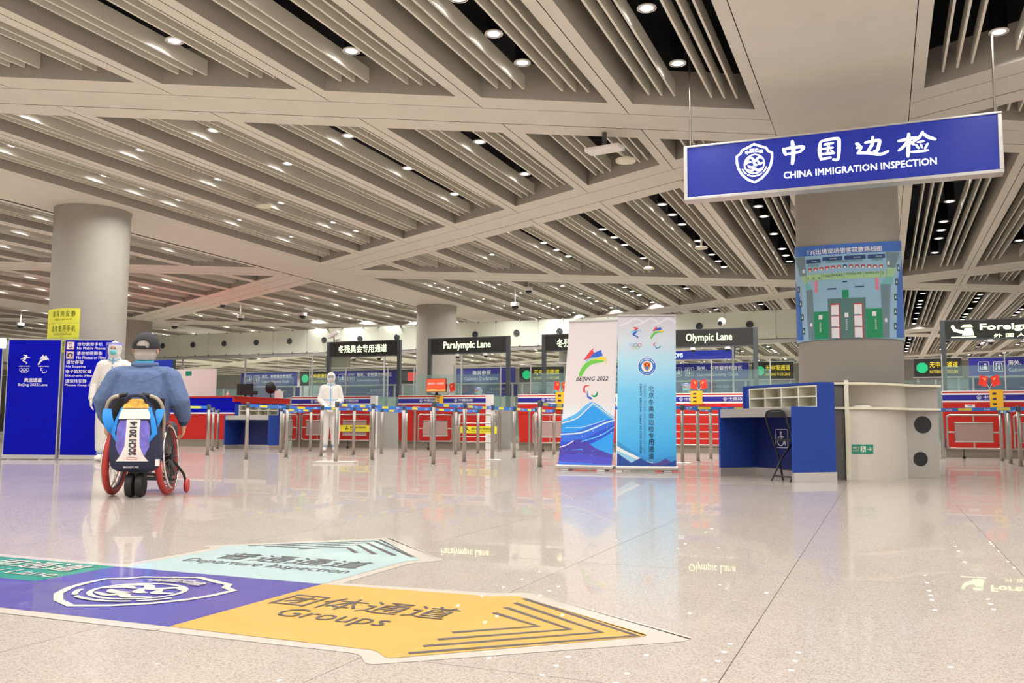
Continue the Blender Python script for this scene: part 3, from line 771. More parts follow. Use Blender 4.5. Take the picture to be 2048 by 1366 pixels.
for n_, mb in prints.items(): mb.build(n_, cols, mp)
class MapPt:
    def __call__(s, x, y, h=0): return mf(*mq(x, -y), h * 4)
MP = MapPt(); tm = MB()
put_text(tm, 'T3E出境现场旅客疏散路线图', MP, 218, 1082, -166, -100, h=.0015, bold=.02, res=1)
for t, x0, x1, y in (('边检查验', 280, 340, 250), ('边检查验', 490, 570, 230), ('边检查验', 760, 840, 228), ('边检查验', 1010, 1080, 228)): put_text(tm, t, MP, x0, x1, -y - 8, -y + 8, h=.0015, res=1)
for t, x, y0, y1 in (('专用检查通道', 364, 1010, 1140), ('国际旅客出境', 662, 985, 1130), ('专用检查通道', 980, 990, 1125)):
    for i, c in enumerate(t): yy = y0 + (y1 - y0) * i / len(t); put_text(tm, c, MP, x - 11, x + 11, -yy - 18, -yy, h=.0018, res=1)
tm.build('lettering', M['txt_white'], mp)
tm = MB()
for t, x0, x1, y in (('1 2 3', 225, 375, 460), ('TTE&E', 400, 495, 442), ('FFE&E', 516, 635, 436), ('FFE&E,FE', 672, 842, 430), ('FFE&E,FE', 888, 1044, 430), ('5', 1076, 1098, 434), ('FFE&E,FE', 236, 356, 302), ('E&E,FE,FFE&E,FE,FFE&E,FE', 450, 862, 270), ('FFE&E,FE', 960, 1086, 270)):
    put_text(tm, t, MP, x0, x1, -y - 14, -y + 14, h=.0015, res=1)
tm.build('small_lettering', pm(44, 104, 96), mp)

# ------------------------------------------------------------------ roll-up banners
def gradmat(name, stops, z0, z1):
    """printed fabric whose ink changes from bottom to top"""
    m = bpy.data.materials.new(name); m.use_nodes = True; nt = m.node_tree; N = nt.nodes; L = nt.links; b = N['Principled BSDF']
    tc = N.new('ShaderNodeTexCoord'); sp = N.new('ShaderNodeSeparateXYZ'); mr = N.new('ShaderNodeMapRange'); r = N.new('ShaderNodeValToRGB')
    mr.inputs['From Min'].default_value = z0; mr.inputs['From Max'].default_value = z1
    L.new(tc.outputs['Object'], sp.inputs[0]); L.new(sp.outputs['Z'], mr.inputs[0]); L.new(mr.outputs[0], r.inputs[0]); L.new(r.outputs[0], b.inputs['Base Color'])
    e = r.color_ramp.elements
    while len(e) < len(stops): e.new(.5)
    for q, (p, c) in zip(e, stops): q.position = p; q.color = S(*c)
    b.inputs['Roughness'].default_value = .42; return m
def banner(name, label, x0, y0, ang, w, H, m, lean):
    t = thing(name, label, 'banner', (x0, y0, 0), ang)
    prof = []
    for i in range(25):
        z = .07 + (H - .07) * i / 24
        prof.append((z, -.09 * math.exp(-z / .16) * lean[0] + .02, lean[1] * z))
    f = MB()
    vs = []
    for z, y, dx in prof: vs += [(dx, y, z), (w + dx * .6, y, z), (dx, y + .003, z), (w + dx * .6, y + .003, z)]
    fs = []
    for i in range(24):
        a = 4 * i; fs += [(a, a + 1, a + 5, a + 4), (a + 2, a + 6, a + 7, a + 3), (a, a + 4, a + 6, a + 2), (a + 1, a + 3, a + 7, a + 5)]
    f.add(vs, fs, 0, True); f.build('fabric', m, t)
    MB().box(-.02, w + .03, -.07, .09, .018, .075).build('base', M['steel2'], t, bev=.015)
    for x in (.12, w - .12): MB().box(x - .05, x + .05, -.12, .14, 0, .018).build('foot', M['alu'], t, bev=.004)
    MB().box(lean[1] * H - .005, w + lean[1] * H * .6 + .005, .005, .04, H - .012, H + .01).build('top_rail', M['alu'], t, bev=.003)
    MB().cyl((w / 2, .05, .07), (w / 2 + lean[1] * H * .8, .045, H - .01), .009, n=8).build('support_pole', M['alu'], t)
    class BF:
        def __call__(s, a, b, h=0):
            z = b; y = -.09 * math.exp(-z / .16) * lean[0] + .02
            dx0 = lean[1] * z; ww = w - lean[1] * z * .4
            return Vector((dx0 + a / w * ww, y - h, z))
    return t, BF()
gm1 = gradmat('banner_print_white', [(0, (120, 170, 240)), (.34, (222, 236, 246)), (.45, (228, 220, 220)), (1, (224, 215, 217))], 0, 2.0)
b1, f1 = banner('roll_up_banner', 'white roll-up banner with purple and blue mountains and beijing 2022 paralympic mark', -4.01, 11.385, radians(2), .73, 1.98, gm1, (1.0, .075))
bw = .73
bp = MB(); bc = [pm(66, 66, 190), pm(70, 60, 168), pm(52, 110, 226), pm(40, 156, 238), pm(92, 184, 244), pm(196, 228, 246), pm(250, 236, 232), pm(40, 80, 210), pm(246, 232, 190)]
def hill(pts, c, h, base=.08):
    P = bez(pts, 8)
    for a, b in zip(P, P[1:]):
        k = max(1, int((max(a.y, b.y) - base) / .06))
        for i in range(k):
            t0, t1 = i / k, (i + 1) / k
            bp.add([f1(min(max(a.x, 0), bw), base + (a.y - base) * t0, h), f1(min(max(b.x, 0), bw), base + (b.y - base) * t0, h), f1(min(max(b.x, 0), bw), base + (b.y - base) * t1, h), f1(min(max(a.x, 0), bw), base + (a.y - base) * t1, h)], [(0, 1, 2, 3)], c)
hill([(0, .66), (.18, .74), (.30, .84), (.395, .895), (.50, .86), (.62, .77), (.73, .70)], 4, .0008)
hill([(0, .60), (.2, .68), (.32, .79), (.40, .84), (.48, .82), (.6, .73), (.73, .64)], 3, .0012)
hill([(0, .50), (.15, .50), (.34, .56), (.52, .64), (.73, .68)], 2, .0016)
hill([(0, .38), (.25, .38), (.5, .50), (.73, .60)], 7, .002)
hill([(0, .30), (.2, .30), (.45, .36), (.73, .52)], 3, .0024)
hill([(0, .30), (.10, .33), (.19, .39), (.27, .405), (.36, .38), (.5, .29), (.62, .25), (.73, .21)], 1, .0028)
hill([(0, .20), (.3, .21), (.73, .17)], 0, .0032)
hill([(0, .13), (.4, .12), (.73, .10)], 2, .0036)
for pts, wd, c in (([(.0, .62), (.2, .68), (.34, .8), (.42, .88)], .012, 6), ([(.42, .88), (.55, .8), (.73, .68)], .01, 8), ([(0, .47), (.3, .5), (.6, .62), (.73, .66)], .02, 5), ([(.3, .38), (.55, .46), (.73, .57)], .016, 4), ([(0, .3), (.1, .335), (.18, .385)], .012, 6), ([(.06, .56), (.3, .57), (.6, .66)], .008, 5)):
    bp.stroke(bez(pts, 8), wd, f1, .004, c)
for x, y in ((.08, .63), (.45, .52), (.55, .47), (.64, .56), (.3, .45), (.7, .5), (.5, .41)): bp.flat(circ(x, y, .006, 8), f1, .0045, 6)
bp.build('mountain_print', bc, b1)
mk = MB(); mc = [pm(222, 66, 74), pm(46, 98, 206), pm(252, 206, 60), pm(112, 200, 72), pm(110, 196, 232), pm(0, 150, 96)]
para_mark(mk, f1, .40, 1.435, .36, [0, 1, 2, 3, 4], .001); agitos(mk, f1, .38, 1.03, .19, [0, 1, 5], .001)
mk.build('games_mark', mc, b1)
lettering(b1, 'BEIJING 2022', f1, .16, .62, 1.165, 1.235, M['txt_black'], bold=.012, shear=.25)
gm2 = gradmat('banner_print_blue', [(0, (40, 144, 222)), (.2, (74, 184, 242)), (.5, (116, 204, 246)), (.70, (180, 226, 246)), (.84, (212, 224, 234)), (1, (212, 204, 210))], 0, 2.03)
b2, f2 = banner('roll_up_banner', 'sky blue roll-up banner with vertical lettering and round police crest', -3.20, 11.36, radians(18), .76, 2.03, gm2, (.2, .012))
bw = .76; bp = MB(); f1s, f1 = f1, f2
bc2 = [pm(34, 74, 156), pm(150, 206, 232), pm(236, 240, 238), pm(58, 150, 214), pm(84, 70, 150), pm(228, 232, 240)]
hill([(0, .40), (.08, .34), (.2, .26), (.4, .18), (.55, .17), (.76, .22)], 3, .0008)
hill([(0, .33), (.1, .27), (.25, .20), (.36, .14), (.46, .12)], 2, .0012)
hill([(0, .27), (.12, .22), (.25, .16), (.36, .12), (.46, .1)], 1, .0016)
hill([(0, .24), (.1, .17), (.2, .11), (.3, .09)], 0, .002)
hill([(.15, .09), (.25, .15), (.31, .17), (.38, .13), (.5, .1)], 0, .0024)
hill([(.42, .09), (.55, .13), (.61, .165), (.66, .15), (.72, .1)], 4, .0028); hill([(.62, .09), (.70, .13), (.76, .15)], 0, .0032)
for x0, c in ((.02, 5), (.22, 5), (.45, 5)): 
    P = bez([(x0, 1.90), (x0 + .1, 1.93), (x0 + .2, 1.985), (x0 + .29, 1.955), (x0 + .3, 1.93)], 6); bp.stroke(P, .02, f2, .001, 5)
bp.build('hill_print', bc2, b2); f1 = f1s
mk = MB(); winter_mark(mk, f2, .23, 1.80, .17, [0, 4, 1, 1], .0015); para_mark(mk, f2, .52, 1.81, .16, [0, 1, 2, 3, 4], .0015); agitos(mk, f2, .515, 1.63, .08, [0, 1, 5], .0015)
rings5(mk, f2, .235, 1.625, .15, [4, 1, 0, 2, 3], .0015)
mk.build('games_mark', mc, b2)
mk = MB(); cx_, cy_ = .385, 1.36
mk.flat(circ(cx_, cy_, .115, 32), f2, .0012, 0); mk.stroke(circ(cx_, cy_, .118, 32), .008, f2, .0016, 1, closed=True); mk.flat(circ(cx_, cy_, .074, 28), f2, .0016, 1)
mk.flat([(cx_ - .048, cy_ + .045), (cx_, cy_ + .062), (cx_ + .048, cy_ + .045), (cx_ + .044, cy_ - .02), (cx_, cy_ - .066), (cx_ - .044, cy_ - .02)], f2, .002, 2)
mk.flat([(cx_ - .036, cy_ + .034), (cx_, cy_ + .048), (cx_ + .036, cy_ + .034), (cx_ + .034, cy_), (cx_ - .034, cy_)], f2, .0024, 3)
mk.flat([(cx_ - .034, cy_ - .004), (cx_ + .034, cy_ - .004), (cx_, cy_ - .05)], f2, .0024, 0); mk.flat(circ(cx_, cy_ + .022, .011, 5, 90), f2, .0028, 4)
for i in range(12):
    a = radians(30 + 10.9 * i); mk.flat(circ(cx_ + .096 * cos(a), cy_ + .096 * sin(a), .009, 4, 45), f2, .0018, 1); a = radians(-30 - 10.9 * i); mk.flat(circ(cx_ + .096 * cos(a), cy_ + .096 * sin(a), .006, 4, 45), f2, .0018, 1)
mk.build('police_crest', [pm(36, 120, 206), M['txt_white'], pm(214, 160, 70), M['red'], M['flagyel']], b2)
tm = MB()
for i, c in enumerate('北京冬奥会边检专用通道'): z = 1.105 - i * .0865; put_text(tm, c, f2, .405, .475, z - .072, z, h=.0015, bold=.005)
tm.build('lettering', M['txt_slate'], b2)
class Up:                        # lettering that reads upwards
    def __init__(s, f): s.f = f
    def __call__(s, a, b, h=0): return s.f(-b, a, h)
lettering(b2, 'BEIJING 2022 OLYMPIC WINTER GAMES', Up(f2), .235, 1.135, -.325, -.292, M['txt_slate'], bold=.015, shear=.2, h=.0015)
lettering(b2, 'IMMIGRATION INSPECTION SPECIAL CHANNEL', Up(f2), .235, 1.135, -.372, -.340, pm(70, 130, 180), h=.0015)

# ------------------------------------------------------------------ writing desks
def desk(label, loc, rot, tall=1.07):
    d = thing('writing_desk', label, 'desk', loc, rot, None)
    Wd, D = 1.30, .58
    def side(x, inner):
        s = MB(); f = Fr((x, 0, 0), (0, 1, 0), (0, 0, 1)); s.prism([(0, .1), (D, .1), (D, tall), (.36, tall), (.36, .80), (0, .80)], 0, .032, f)
        s.build('side_panel', M['deskblue'], d, bev=.003)
        MB().box(x - .003, x + .035, -.003, D + .003, 0, .1).build('plinth', M['steel2'], d)
    side(0, 1); side(Wd - .032, 0)
    MB().box(.032, Wd - .032, .02, D, .765, .79).build('desktop', M['deskblue'], d)
    MB().box(.032, Wd - .032, .004, .02, .69, .79).build('apron', M['steel2'], d)
    MB().box(.032, Wd - .032, .52, .54, .1, .765).build('back_panel', M['navy'], d)  # its darker blue carries the shade under the desktop
    MB().box(.032, Wd - .032, .515, .545, 0, .1).build('skirting', M['steel2'], d)
    MB().box(.032, Wd - .032, .555, .58, .79, tall).box(.032, Wd - .032, .36, .58, tall - .025, tall).box(.032, .115, .37, .555, .79, tall - .025).build('upper_cabinet', M['deskblue'], d)
    g = MB(); x0, x1, z0, z1 = .115, Wd - .034, .795, tall - .03
    g.box(x0, x1, .545, .555, z0, z1)
    for i in range(5): x = x0 + (x1 - x0 - .018) * i / 4; g.box(x, x + .018, .365, .545, z0, z1)
    for i in range(3): z = z0 + (z1 - z0 - .016) * i / 2; g.box(x0, x1, .366, .545, z, z + .016)
    g.build('pigeonholes', M['cream'], d)
    return d
dk = desk('blue writing desk with cream pigeonholes beside the grey round counter', (-1.82, 10.91, 0), radians(-44.1))
mb = MB(); wheelchair_sign(mb, XZ((0, .519, 0)), .50, .45, .21, 0, .001); mb.build('wheelchair_symbol', M['txt_white'], dk)
dk2 = desk('blue writing desk standing behind belts before the red inquiry counter', (-14.45, 17.22, 0), 0)

fc = thing('folding_chair', 'black metal folding chair tucked under the blue writing desk', 'chair', (-1.82 + 1.085 * .718 + .0 * .695, 10.91 - 1.085 * .695 + .0 * .718, 0), radians(-44.1))
w = .165
mb = MB(); mb.tube(bez([(-w, .17, .0), (-w, .10, .3), (-w, -.03, .62), (-w + .01, -.05, .72), (-w + .06, -.055, .755), (0, -.057, .76), (w - .06, -.055, .755), (w - .01, -.05, .72), (w, -.03, .62), (w, .10, .3), (w, .17, 0)], 6), .011, 8); mb.build('front_frame', M['black'], fc)
mb = MB(); mb.tube([(-w + .015, .0, 0), (-w + .015, .16, .26), (-w + .015, .33, .43)], .010, 8).tube([(w - .015, .0, 0), (w - .015, .16, .26), (w - .015, .33, .43)], .010, 8); mb.build('rear_legs', M['black'], fc)
MB().prism(rrect(-w + .02, w - .02, .02, .38, .05), .43, .455, XY(0)).build('seat', M['black'], fc, bev=.006)
mb = MB(); vs = []
for i in range(9):
    x = -w + .02 + (2 * w - .04) * i / 8; y = -.05 - .015 * (1 - (x / w) ** 2)
    vs += [(x, y, .685), (x, y - .012, .745), (x, y + .012, .685), (x, y, .745)]
fs = []
for i in range(8): a = 4 * i; fs += [(a, a + 4, a + 5, a + 1), (a + 2, a + 3, a + 7, a + 6), (a + 1, a + 5, a + 7, a + 3), (a, a + 2, a + 6, a + 4)]
mb.add(vs, fs, 0, True); mb.build('backrest', M['black'], fc)
mb = MB().cyl((-w + .015, .03, .05), (w - .015, .03, .05), .008, n=8).cyl((-w, .145, .12), (w, .145, .12), .008, n=8); mb.build('crossbar', M['black'], fc)

# ------------------------------------------------------------------ curved counter round the column
cn = thing('round_counter', 'grey curved counter with cream shelves and two round black holes wrapped round the big column', 'counter', (-.38, 10.9, 0))
O_ = Vector((-.38, 10.9))
pth = [Vector(p) - O_ for p in bez([(-.37, 10.75), (-.22, 10.79), (-.07, 10.93), (.10, 11.21), (.25, 11.58)], 6)]
def wallstrip(mb, P, z0, z1, th, mi=0):
    n = len(P); q = []
    for i in range(n):
        d = (P[min(n - 1, i + 1)] - P[max(0, i - 1)]).normalized(); q.append(P[i] + Vector((-d.y, d.x)) * th)
    vs = [(p.x, p.y, z) for p in P for z in (z0, z1)] + [(p.x, p.y, z) for p in q for z in (z0, z1)]
    o = 2 * n; fs = []
    for i in range(n - 1):
        a = 2 * i; fs += [(a, a + 2, a + 3, a + 1), (o + a, o + a + 1, o + a + 3, o + a + 2), (a + 1, a + 3, o + a + 3, o + a + 1), (a, o + a, o + a + 2, a + 2)]
    fs += [(0, 1, o + 1, o), (2 * n - 2, o + 2 * n - 2, o + 2 * n - 1, 2 * n - 1)]
    mb.add(vs, fs, mi, True)
mb = MB(); wallstrip(mb, pth, 0, .785, .02); mb.build('curved_front', M['ctr'], cn)
mb = MB(); P = [Vector((0 + .655 * cos(radians(a)), .85 + .655 * sin(radians(a)))) for a in range(-110, 20, 6)]; wallstrip(mb, P, .80, 1.06, .01); mb.build('niche_back', M['ctr'], cn)
e0, e1 = Vector((.25, 11.58)) - O_, Vector((.60, 11.72)) - O_
ed = (e1 - e0).normalized(); EF = Fr((e0.x, e0.y, 0), (ed.x, ed.y, 0), (0, 0, 1)); el = (e1 - e0).length
mb = MB(); mb.prism([(0, 0), (el, 0), (el, 1.06), (0, 1.06)], -.02, 0, EF); mb.build('end_panel', M['ctr2'], cn, bev=.002)
mb = MB(); n1, n2 = (.19, .62, .1), (.15, .22, .083)

for q in ((n1, 0), (n2, 1)): MB().prism(circ(q[0][0], q[0][1], q[0][2], 36), -.001, .005, EF).build('cable_hole', M['rubber'], cn)
def shelf(z0, z1, out):
    P = [Vector(p) - O_ for p in bez([(-.63, 10.70), (-.37, 10.75 - out), (-.2, 10.79 - out), (-.02, 10.93 - out), (.15 + out * .7, 11.18 - out * .6), (.32 + out * .7, 11.48 - out), (.61 + out, 11.71 - out)], 5)]
    inner = [(.655 * cos(radians(a)), 1.8 + .655 * sin(radians(a))) for a in range(6, -112, -6)]
    mb = MB(); mb.prism([(p.x, p.y) for p in P] + inner, z0, z1, XY(0)); return mb
shelf(1.06, 1.085, .03).build('top_shelf', M['cream'], cn); shelf(1.085, 1.092, .02).build('shelf_edge', M['ctrdark'], cn)
shelf(.785, .81, .02).build('lower_shelf', M['cream'], cn)
MB().box(-.015, .03, -.175, -.12, 0, 1.11).build('post', M['cream'], cn, bev=.003)
mb = MB(); wallstrip(mb, [Vector((-.24, -.20)), Vector((-.0, -.14))], 0, 1.06, .015); mb.build('return_panel', M['ctrdark'], cn)
# green exit sticker follows the curved front
es = MB(); esm = [M['exitgreen'], M['cream']]
class EX:
    def __call__(s, a, b, h=0):
        L_ = 0
        for p, q in zip(pth, pth[1:]):
            d = (q - p).length
            if L_ + d >= a or q is pth[-1]:
                t = (q - p).normalized(); r = p + t * (a - L_); nn = Vector((t.y, -t.x)); return Vector((r.x + nn.x * (.001 + h), r.y + nn.y * (.001 + h), b))
            L_ += d
ex = EX()
for i in range(8): es.add([ex(.035 + .0325 * i, .29, .001), ex(.035 + .0325 * (i + 1), .29, .001), ex(.035 + .0325 * (i + 1), .395, .001), ex(.035 + .0325 * i, .395, .001)], [(0, 1, 2, 3)], 0)
put_text(es, '出口', ex, .05, .115, .342, .372, h=.002, bold=.02, mi=1); put_text(es, 'EXIT', ex, .05, .115, .315, .333, h=.002, mi=1)
for x in (.13, .15, .17): es.flat([(x, .312), (x + .02, .312), (x + .02, .375), (x, .375)], ex, .002, 1)
es.stroke([(.150, .362), (.158, .345), (.150, .33), (.142, .318)], .009, ex, .003, 0); es.stroke([(.158, .345), (.172, .335), (.176, .318)], .008, ex, .003, 0); es.flat(circ(.156, .366, .007, 8), ex, .003, 0)
es.stroke([(.215, .343), (.26, .343)], .01, ex, .002, 1); es.stroke([(.245, .36), (.264, .343), (.245, .326)], .01, ex, .002, 1)
es.build('exit_sticker', esm, cn)
mb = MB().box(-.02, .02, 0, 0, 0, 0)
pb = MB(); pb.prism(rrect(.06, .26, .03, .12, .03), .811, .822, XY(0)).prism(rrect(.08, .24, .04, .11, .03), .822, .83, XY(0))
tag(pb.build('paper_stack', M['white'], loc=(-.38, 10.86, 0)), 'white paper pad lying on the lower shelf of the round counter', 'paper pad')

# ------------------------------------------------------------------ blue notice boards
ang = atan2(.32, .78)
def board(name, label, x, y, w):
    b = thing(name, label, 'notice board', (x, y, 0), ang)
    MB().box(.008, w - .008, 0, .03, .07, 1.915).build('panel', M['panelblue'], b)
    MB().box(0, w, -.004, .034, 1.915, 1.935).build('top_rail', M['alu'], b)
    MB().box(0, w, -.02, .05, .012, .075).build('base_rail', M['alu'], b, bev=.004)
    for q in (.15, w - .2): MB().box(q, q + .06, -.15, .18, 0, .012).build('foot', M['steel2'], b, bev=.003)
    for q in (0, w): MB().cyl((q, .015, .07), (q, .015, 1.92), .012, n=8).build('side_post', M['alu'], b)
    return b, XZ((0, -.001, 0))
pA, fA = board('notice_board', 'deep blue notice board of the beijing 2022 lane with two white games marks', -13.03, 10.30, .845)
mk = MB(); winter_mark(mk, fA, .275, 1.60, .17, [0] * 4, .001); para_mark(mk, fA, .58, 1.60, .16, [0] * 5, .001); rings5(mk, fA, .275, 1.42, .15, [0], .001); agitos(mk, fA, .59, 1.42, .09, [0] * 3, .001)
put_text(mk, 'BEIJING 2022', fA, .19, .36, 1.475, 1.50, bold=.02, res=1); put_text(mk, 'BEIJING 2022', fA, .50, .67, 1.475, 1.50, bold=.02, res=1); mk.build('games_mark', M['txt_white'], pA)
lettering(pA, '奥运通道', fA, .28, .565, 1.235, 1.30, M['txt_white'], bold=.025); lettering(pA, 'Beijing 2022 Lane', fA, .19, .66, 1.16, 1.215, M['txt_white'], bold=.015)
pB, fB = board('notice_board', 'deep blue notice board listing white rules such as no mobile phones', -12.19, 10.645, .80)
for t, x, y0, y1, x1 in (('请勿使用手机', .20, 1.825, 1.88, .61), ('No Mobile Phones', .20, 1.765, 1.81, .66), ('请勿拍照摄像', .20, 1.675, 1.735, .61), ('No Photos or Films', .20, 1.61, 1.66, .67), ('请勿停留', .035, 1.53, 1.59, .31), ('No Stopping', .035, 1.465, 1.51, .35), ('电子监控区域', .035, 1.38, 1.44, .45), ('Electronic Monitoring', .035, 1.315, 1.36, .66), ('请保持安静', .035, 1.225, 1.285, .38), ('Please Keep Quiet', .035, 1.165, 1.21, .58)):
    lettering(pB, t, fB, x, x1, y0, y1, M['txt_white'], bold=.012)
for y, k in ((1.765, 0), (1.61, 1)):
    mb = MB(); mb.flat(rrect(.03, .155, y, y + .125, .01), fB, .001, 0); mb.stroke(rrect(.036, .149, y + .006, y + .119, .008), .006, fB, .0015, 1, closed=True)
    if k == 0: mb.flat(rrect(.068, .115, y + .02, y + .105, .006), fB, .0015, 2); mb.flat(rrect(.073, .110, y + .035, y + .092, .003), fB, .002, 0)
    else: mb.flat(rrect(.048, .138, y + .03, y + .09, .006), fB, .0015, 2); mb.flat(circ(.093, y + .06, .02, 16), fB, .002, 0); mb.flat([(.07, y + .09), (.115, y + .09), (.11, y + .104), (.075, y + .104)], fB, .0015, 2)
    mb.stroke([(.045, y + .11), (.14, y + .015)], .008, fB, .0025, 1); mb.build('ban_pictogram', [M['txt_white'], M['txt_red'], M['txt_grey']], pB)
pC, fC = board('notice_board', 'deep blue notice board with white upright bar, cut off by the photo edge', -13.95, 9.92, .90)
mb = MB(); mb.flat([(.845, 1.20), (.87, 1.20), (.87, 1.62), (.845, 1.62)], fC, .001); mb.build('white_bar', M['txt_white'], pC)
lettering(pC, '外国人', fC, .66, .875, 1.05, 1.12, M['txt_white'], bold=.02); lettering(pC, 'Foreigner', fC, .60, .87, .98, 1.03, M['txt_white'], bold=.01)
# ------------------------------------------------------------------ inspection booths
BV = 20.3
def booth(u0, w, label, depth=1.2):
    t = thing('inspection_booth', label, 'booth', (u0, BV, 0), 0, 'immigration inspection booths in a row')
    MB().prism([(.04, .19), (w - .02, .19), (w, .87), (0, .87)], -.06, 0, XZ((0, 0, 0))).build('front_panel', M['red'], t, bev=.004)
    MB().box(.02, w - .02, .03, .5, 0, .17).build('plinth', M['plinth'], t)
    MB().box(.0, w, -.02, .05, .17, .19).build('kick_rail', M['steel'], t)
    MB().box(.06, w - .06, .06, .45, .19, .85).build('body', M['greywall'], t)
    for z0, z1, m, nm, y in ((.87, 1.11, 'red', 'lower_band', -.004), (1.11, 1.15, 'white', 'white_stripe', -.008), (1.15, 1.26, 'boothblue', 'blue_band', -.012), (1.26, 1.295, 'white', 'white_stripe', -.008), (1.295, 1.325, 'red', 'red_stripe', -.006), (1.325, 1.345, 'white', 'top_edge', -.008)):
        MB().box(0, w, y, .08, z0, z1).build(nm, M[m], t)
    MB().box(0, w, .08, .42, 1.30, 1.345).build('counter_top', M['white'], t)
    MB().box(w, w + .18, 0, .10, 0, 1.345).build('end_post', M['white'], t, bev=.005)
    MB().box(w + .14, w + .18, .10, depth, 0, 1.05).build('side_wall', M['greywall'], t)
    MB().box(w + .155, w + .167, .10, depth, 1.05, 1.345).build('side_glass', M['teal'], t)
    MB().box(.05, w + .1, .72, .732, .86, 1.90).build('glass_screen', M['teal'], t)
    for x in (.05, w * .5, w + .09): MB().box(x - .012, x + .012, .71, .74, .86, 2.15).build('glass_post', M['alu'], t)
    f = XZ((0, -.0125, 0))
    mb = MB()
    for x in (w * .38, w * .78):
        shield(mb, f, x - .27, 1.205, .085, txt=False, w=.09); put_text(mb, '中国边检', f, x - .19, x + .2, 1.19, 1.245, bold=.02, res=1); put_text(mb, 'CHINA IMMIGRATION INSPECTION', f, x - .19, x + .2, 1.165, 1.178, res=1)
    mb.build('lettering', M['txt_white'], t)
    return t
BL = [(-14.79, 'red booth with navy band right of the inquiry counter, under a green lit lane sign'), (-11.50, 'red booth with navy band and an orange screen, before the Paralympic Lane sign'),
      (-8.19, 'red booth with navy band partly hidden by the white mountain banner'), (-4.87, 'red booth with navy band between the blue banner and blue writing desk'),
      (1.13, 'red booth with navy band behind a steel gate, past the round counter'), (4.45, 'red booth with navy band at the photo edge past the round counter')]
b0 = booth(BL[0][0], 2.45, BL[0][1])
for u, lb in BL[1:]: dup(b0, (u, BV, 0), label=lb)

# red and blue inquiry counter
q = thing('inquiry_counter', 'long red inquiry counter with a broad blue band behind the belts', 'counter', (-20.5, 18.85, 0))
MB().box(0, 4.97, .0, 2.40, 1.27, 1.315).build('counter_top', M['red'], q, bev=.004)
MB().box(0, 4.955, .012, .3, .89, 1.27).build('blue_band', M['panelblue'], q); MB().box(4.93, 4.962, .0, 2.40, 1.16, 1.27).build('red_band', M['red'], q)
MB().box(0, 4.955, .006, .3, .85, .89).build('white_stripe', M['white'], q)
MB().box(0, 4.95, .03, 2.38, .19, .85).build('front_panel', M['red'], q); MB().box(4.5, 4.95, .3, 2.38, .85, 1.16).build('side_panel', M['red'], q)
MB().box(0, 4.96, .02, 2.39, .0, .17).build('plinth', M['plinth'], q); MB().box(0, 4.97, .01, 2.4, .17, .19).build('kick_rail', M['steel'], q)
MB().box(3.2, 5.0, 2.5, 2.512, .0, 1.95).build('glass_screen', M['teal'], q)

def simple(nm, lb, ct, parts, loc, rot=0, group=None):
    t = thing(nm, lb, ct, loc, rot, group)
    for pn, mb, m, bv in parts: mb.build(pn, m, t, bev=bv)
    return t
simple('sanitizer_bottle', 'clear pump bottle of hand sanitizer on the red inquiry counter', 'bottle', [('bottle', MB().lathe([(.0, 0), (.035, 0), (.038, .01), (.038, .1), (.015, .125), (.015, .135)], 16), pm(226, 190, 190), 0), ('pump', MB().lathe([(.016, .135), (.016, .15), (.006, .15), (.006, .18)], 12).box(-.006, .04, -.008, .008, .175, .19), M['white'], 0)], (-16.62, 19.9, 1.315))
def monitor(lb, loc, rot, w=.5, h=.3, scr='black', back=True):
    t = thing('monitor', lb, 'monitor', loc, rot)
    MB().box(-w / 2, w / 2, 0, .03, .08, .08 + h).build('bezel', M['black'], t, bev=.004); MB().box(-w / 2 + .012, w / 2 - .012, -.002, .001, .092, .068 + h).build('screen', M[scr], t)
    MB().box(-.03, .03, .015, .05, .0, .1).build('stand', M['black'], t); MB().box(-.1, .1, -.05, .1, 0, .012).build('foot', M['black'], t, bev=.003)
    return t
monitor('black monitor standing behind the red inquiry counter near the bottle', (-16.45, 20.4, 1.315), 0, .54, .32)
monitor('low black monitor on the inquiry counter between the papers', (-15.98, 20.1, 1.315), .3, .34, .1)
simple('desk_fan', 'round black desk fan behind the teal glass on the inquiry counter', 'fan', [('base', MB().lathe([(0, 0), (.09, 0), (.09, .02), (.02, .03), (.02, .12)], 20), M['black'], 0), ('head', MB().lathe([(0, -.05), (.12, -.05), (.17, -.02), (.17, .02), (.1, .05), (0, .06)], 28, T=Matrix.Translation((0, 0, .3)) @ Matrix.Rotation(pi / 2, 4, 'X')), M['black'], 0)], (-15.95, 20.9, 1.315))
simple('tissue_box', 'white box on the inquiry counter below the black fan', 'box', [('box', MB().box(-.1, .1, -.06, .06, 0, .2), M['white'], .004), ('tissue', MB().prism([(-.06, .2), (.06, .2), (.03, .26), (-.02, .25)], -.01, .01, XZ((0, 0, 0))), M['white'], 0)], (-15.63, 20.85, 1.315))
wbd = thing('white_board', 'tall grey-white board with a green exit plate behind the inquiry counter', 'board', (-21.6, 21.6, 0))
MB().box(0, 3.1, 0, .04, 1.1, 2.24).build('panel', pm(206, 210, 208), wbd, bev=.004); MB().box(1.95, 2.17, -.008, 0, 2.05, 2.19).build('exit_plate', M['exitgreen'], wbd)
for x in (.05, 3.0): MB().box(x, x + .05, 0, .05, 0, 1.1).build('leg', M['alu'], wbd)

